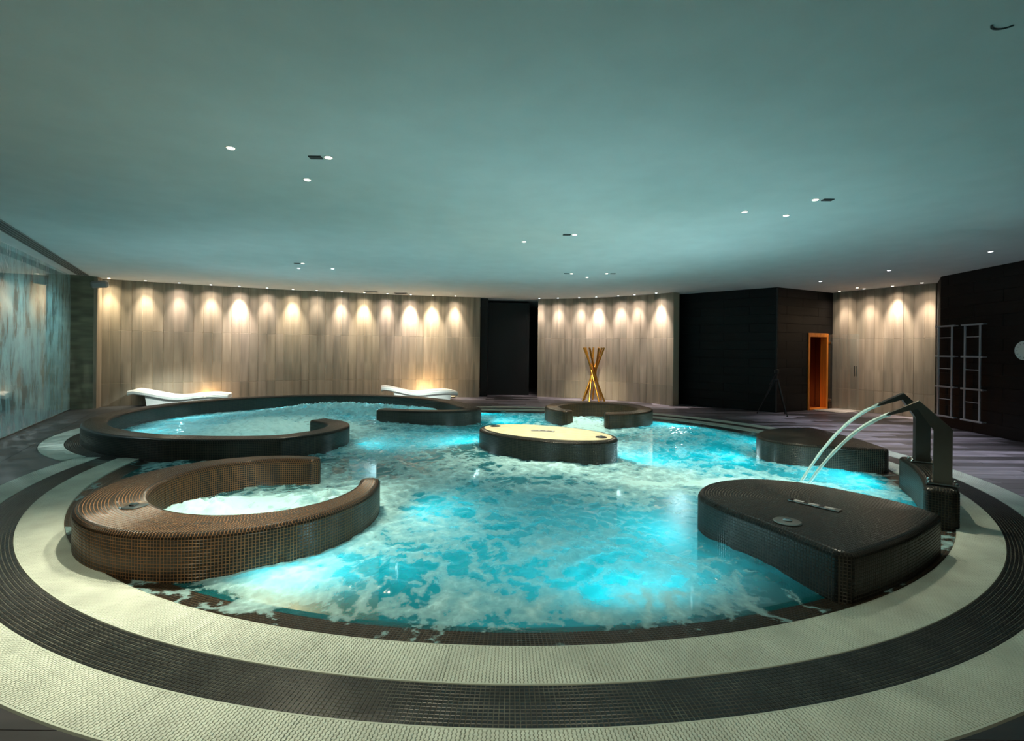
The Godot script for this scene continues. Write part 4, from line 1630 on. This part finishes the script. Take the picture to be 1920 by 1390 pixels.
	b.box(Vector3.ZERO, Vector3(0.30, 0.15, 0.16), Basis(Vector3.UP, 0.5).rotated(Vector3.RIGHT, 0.25), 0.03)
	part(b, "cabinet", M.grey, t)
	b = MB.new()
	b.box(Vector3(-0.14, 0.10, 0.02), Vector3(0.22, 0.03, 0.05), Basis(Vector3.UP, 0.5), 0.006)
	part(b, "bracket", M.white, t)
	b = MB.new()
	b.box(Vector3(-0.10, 0.13, -0.02), Vector3(0.05, 0.06, 0.05), Basis.IDENTITY, 0.006)
	part(b, "ceiling_mount", M.white, t)
	# flat ceiling vents above the long wall
	for k in 2:
		t = thing("ceiling_vent", ["small dark ceiling vent left of centre above curved wall", "small dark ceiling vent nearer the passage above curved wall"][k], "air vent", Vector3([-3.72, -3.0][k], CEIL, [-13.35, -13.6][k]))
		b = MB.new()
		b.box(Vector3(0, -0.006, 0), Vector3(0.34, 0.012, 0.16), Basis.IDENTITY, 0.003)
		part(b, "frame", M.grey, t)
		for i in 4:
			b = MB.new()
			b.box(Vector3(0, -0.013, (i - 1.5) * 0.034), Vector3(0.30, 0.004, 0.02))
			part(b, "slot", M.dark, t)
	# a round ceiling hatch just inside the upper right of the view
	t = thing("ceiling_hatch", "thin dark round ceiling ring at upper right", "ceiling fitting", Vector3(2.2, CEIL, -2.26))
	b = MB.new()
	b.lathe(Vector3.ZERO, PackedVector2Array([Vector2(0.052, 0.0), Vector2(0.052, -0.004), Vector2(0.060, -0.004), Vector2(0.060, 0.0)]), 20, PI + 0.5, TAU - 0.5)
	part(b, "ring", M.mid_dark, t)

# ---------------------------------------------------------------- lamps
func build_lights() -> void:
	# wall washers over the long curved wall, from the left end
	var px := [[-8.86, 11.10], [-8.36, 11.52], [-7.82, 11.88], [-7.28, 12.22], [-6.75, 12.52], [-6.20, 12.80], [-5.66, 13.05], [-5.13, 13.27], [-4.55, 13.49], [-4.0, 13.66], [-3.42, 13.83], [-2.81, 13.98], [-2.22, 14.10], [-1.60, 14.20]]
	var en := [0.9, 1.1, 0.8, 1.2, 2.6, 0.8, 1.6, 0.5, 1.3, 1.9, 0.9, 2.8, 2.6, 1.5]
	var warm := [0.62, 0.72, 0.86, 0.78, 0.88, 0.84, 0.70, 0.80, 0.84, 0.68, 0.90, 0.86, 0.72, 0.78]
	for k in 14:
		var p := Vector2(px[k][0], px[k][1])
		var no := (p - Vector2(2.028, -5.31)).normalized()
		p = Vector2(2.028, -5.31) + no * 19.82
		downlight(p, ORD[k] + " wall washer from the left above the long curved wall", "wall washers above the long curved wall", Color(1.0, 0.93, lerpf(warm[k], 0.90, 0.6)), en[k] * 5.2, 27.0, at3(p + no * 0.20, 1.75), 0.9, 1.0, 0.65)
	var pm := [[0.76, 14.50], [1.27, 14.37], [1.83, 14.17], [2.26, 13.95], [2.76, 13.58], [3.10, 13.27], [3.50, 12.80]]
	en = [0.6, 1.0, 1.0, 2.0, 1.3, 0.9, 2.2]
	for k in 7:
		var p := Vector2(pm[k][0], pm[k][1])
		var no := (p - Vector2(0.126, 10.073)).normalized()
		p = Vector2(0.126, 10.073) + no * 4.55
		downlight(p, ORD[k] + " wall washer from the left above the short curved wall", "wall washers above the short curved wall", Color(1.0, 0.93, 0.89), en[k] * 5.2, 27.0, at3(p + no * 0.20, 1.75), 0.9, 1.0, 0.65)
	var pr := [[7.74, 12.10], [7.72, 11.45], [7.98, 11.60], [8.26, 11.10], [8.46, 10.55]]
	en = [1.0, 0.5, 1.2, 2.6, 1.3]
	for k in 5:
		var p := Vector2(pr[k][0], pr[k][1]) + Vector2(0.10, 0.05)
		downlight(p, ORD[k] + " ceiling spot from the left before the right plank wall", "ceiling spots before the right plank wall", Color(1.0, 0.92, 0.84), en[k] * 4.0, 27.0, at3(p + Vector2(0.18, 0.085), 1.75), 0.9, 1.0, 0.45)
	# spots over the pool: position, aim, energy
	var sp := [
		[[-2.12, 3.79], [-2.9, 2.6], 9.0, "left of the three near spots over the front left tub"],
		[[-1.45, 3.96], [-1.9, 4.1], 6.0, "right of the three near spots over the front left tub"],
		[[-1.83, 4.49], [-1.7, 3.4], 7.0, "rear of the three near spots over the front left tub"],
		[[0.15, 6.97], [0.35, 6.9], 9.0, "left of the two spots over the cream island"],
		[[0.79, 6.52], [0.6, 6.7], 6.0, "right of the two spots over the cream island"],
		[[-3.72, 8.97], [-3.4, 7.8], 4.0, "nearest spot over the large back left basin"],
		[[-4.02, 9.51], [-7.6, 11.6], 40.0, "left of the two farther spots over the large back left basin"],
		[[-3.39, 9.53], [-2.45, 13.2], 40.0, "right of the two farther spots over the large back left basin"],
		[[1.14, 9.82], [1.3, 9.3], 6.0, "left spot over the small back tub"],
		[[1.51, 10.3], [2.2, 13.7], 26.0, "middle spot over the small back tub"],
		[[1.81, 9.77], [1.2, 9.1], 6.0, "right spot over the small back tub"],
		[[2.45, 5.37], [2.3, 5.1], 8.0, "left of the three spots over the right islands"],
		[[2.96, 5.5], [3.6, 6.4], 3.5, "middle of the three spots over the right islands"],
		[[2.93, 4.92], [2.6, 4.4], 4.0, "right of the three spots over the right islands"],
		[[6.4, 10.54], [6.5, 9.9], 6.0, "ceiling spot before the sauna block corner"],
		[[6.72, 9.05], [6.4, 8.4], 8.0, "ceiling spot over the right floor, midway to the plank wall"],
		[[6.89, 7.31], [6.2, 6.6], 9.0, "ceiling spot over the right floor near the nearer ladder rack"],
	]
	for k in sp.size():
		var s: Array = sp[k]
		var p := Vector2(s[0][0], s[0][1])
		var t := downlight(p, s[3], "ceiling spots over the pool" if k < 14 else "ceiling spots over the right floor", Color(0.94, 1.0, 0.98) if k in [6, 7] else Color(1.0, 0.96, 0.84) if k < 14 else Color(0.95, 0.95, 1.0), s[2], (12.0 if k in [6, 7] else 13.0) if k in [6, 7, 9] else 38.0, Vector3(s[1][0], 0.1 if k in [6, 7] else 0.4 if k == 9 else 0.0, -s[1][1]), 1.0, 1.0)
		if k in [1, 4, 5, 8, 10, 13]:
			# the open hatch of the adjustable fitting beside the lens
			var b := MB.new()
			b.box(Vector3(-0.10 if k < 10 else 0.12, -0.004, 0), Vector3(0.10, 0.008, 0.06), Basis.IDENTITY, 0.002)
			part(b, "hatch", M.mid_dark, t)
	# ceiling spots in the room behind the frosted glass
	for k in 3:
		var p: Vector2 = [Vector2(-9.35, 9.2), Vector2(-8.45, 7.6), Vector2(-7.5, 6.0)][k]
		downlight(p, ["far spot behind the frosted glass partition", "middle spot behind the frosted glass partition", "near spot behind the frosted glass partition"][k], "ceiling spots behind the glass", Color(0.92, 1.0, 1.0), 11.0, 70.0, at3(p + Vector2(0.2, -0.1), 0.0), 1.0, 1.0)
	# spots behind the viewer that light the near edge of the pool
	for k in 4:
		var p: Vector2 = [Vector2(-2.6, 0.9), Vector2(-0.9, 0.5), Vector2(0.9, 0.5), Vector2(2.6, 0.9)][k]
		downlight(p, ["leftmost spot of the row above the viewer", "inner left spot of the row above the viewer", "inner right spot of the row above the viewer", "rightmost spot of the row above the viewer"][k], "ceiling spots above the viewer", Color(1.0, 0.97, 0.84), [3.0, 3.6, 2.2, 0.6][k], 48.0, Vector3(p.x * 1.0, 0.0, -2.2), 1.0, 1.0)
	# underwater lamps: round fittings in the basin wall and floor
	var under := []
	for k in 12:
		var a := TAU * (k + 0.35) / 12.0
		var p := POOL + Vector2(cos(a), sin(a)) * 4.30
		if p.distance_to(TUB) > 3.2:
			under.append([p, -Vector2(cos(a), sin(a))])
	for k in 6:
		var a := deg_to_rad(30.0 + 46.0 * k)
		under.append([TUB + Vector2(cos(a), sin(a)) * 2.72, -Vector2(cos(a), sin(a))])
	for k in under.size():
		pool_lamp(under[k][0], under[k][1], -0.55, 2.9)
	# lamps in the sides of the islands and tubs
	for q in [
		[Vector2(1.40, 3.85), Vector2(-1.0, 0.25), 1.2], [Vector2(-0.96, 4.25), Vector2(1.0, 0.15), 1.5], [Vector2(-0.48, 7.42), Vector2(-0.8, 0.6), 2.4],
		[Vector2(1.38, 6.45), Vector2(0.9, 0.35), 2.6], [Vector2(3.18, 6.62), Vector2(-1.0, 0.1), 2.4], [Vector2(-0.46, 9.75), Vector2(1.0, 0.0), 2.4], [Vector2(-2.28, 7.2), Vector2(1.0, 0.3), 1.3],
		[Vector2(-1.98, 3.50), Vector2(0.1, 1.0), 1.2], [Vector2(2.25, 9.48), Vector2(-0.6, 0.8), 1.5], [Vector2(-3.8, 6.40), Vector2(0.0, 1.0), 2.2], [Vector2(2.7, 4.25), Vector2(0.5, 0.9), 2.4],
	]:
		var inw: Vector2 = q[1]
		pool_lamp(q[0], inw.normalized(), -0.5, q[2], true)

func pool_lamp(p: Vector2, inw: Vector2, y: float, energy: float, island_side := false) -> void:
	var t := thing("underwater_lamp", "round underwater lamp set in the side of a pool island" if island_side else "round underwater lamp set in the turquoise basin wall", "pool lamp", at3(p, y), 0.0, "underwater lamps in the island sides" if island_side else "underwater lamps in the basin wall")
	var n := dir3(inw)
	var bs := Basis(n.cross(Vector3.UP), n, -Vector3.UP)
	bs = Basis(bs.x, n, bs.x.cross(n))
	var b := MB.new()
	b.lathe(Vector3.ZERO, PackedVector2Array([Vector2(0.15, -0.04), Vector2(0.15, 0.01), Vector2(0.13, 0.022), Vector2(0.11, 0.012)]), 28)
	part(b, "bezel", M.steel, t).basis = bs
	b = MB.new()
	b.lathe(Vector3.ZERO, PackedVector2Array([Vector2(0.112, 0.008), Vector2(0.06, 0.018), Vector2(0.0, 0.021)]), 28)
	part(b, "lamp_lens", M.pool_lens, t).basis = bs
	spot(t, n * 0.05, n + Vector3.UP * 0.35, Color(0.80, 0.98, 1.0), energy, 80.0, 0.6, 0.10)
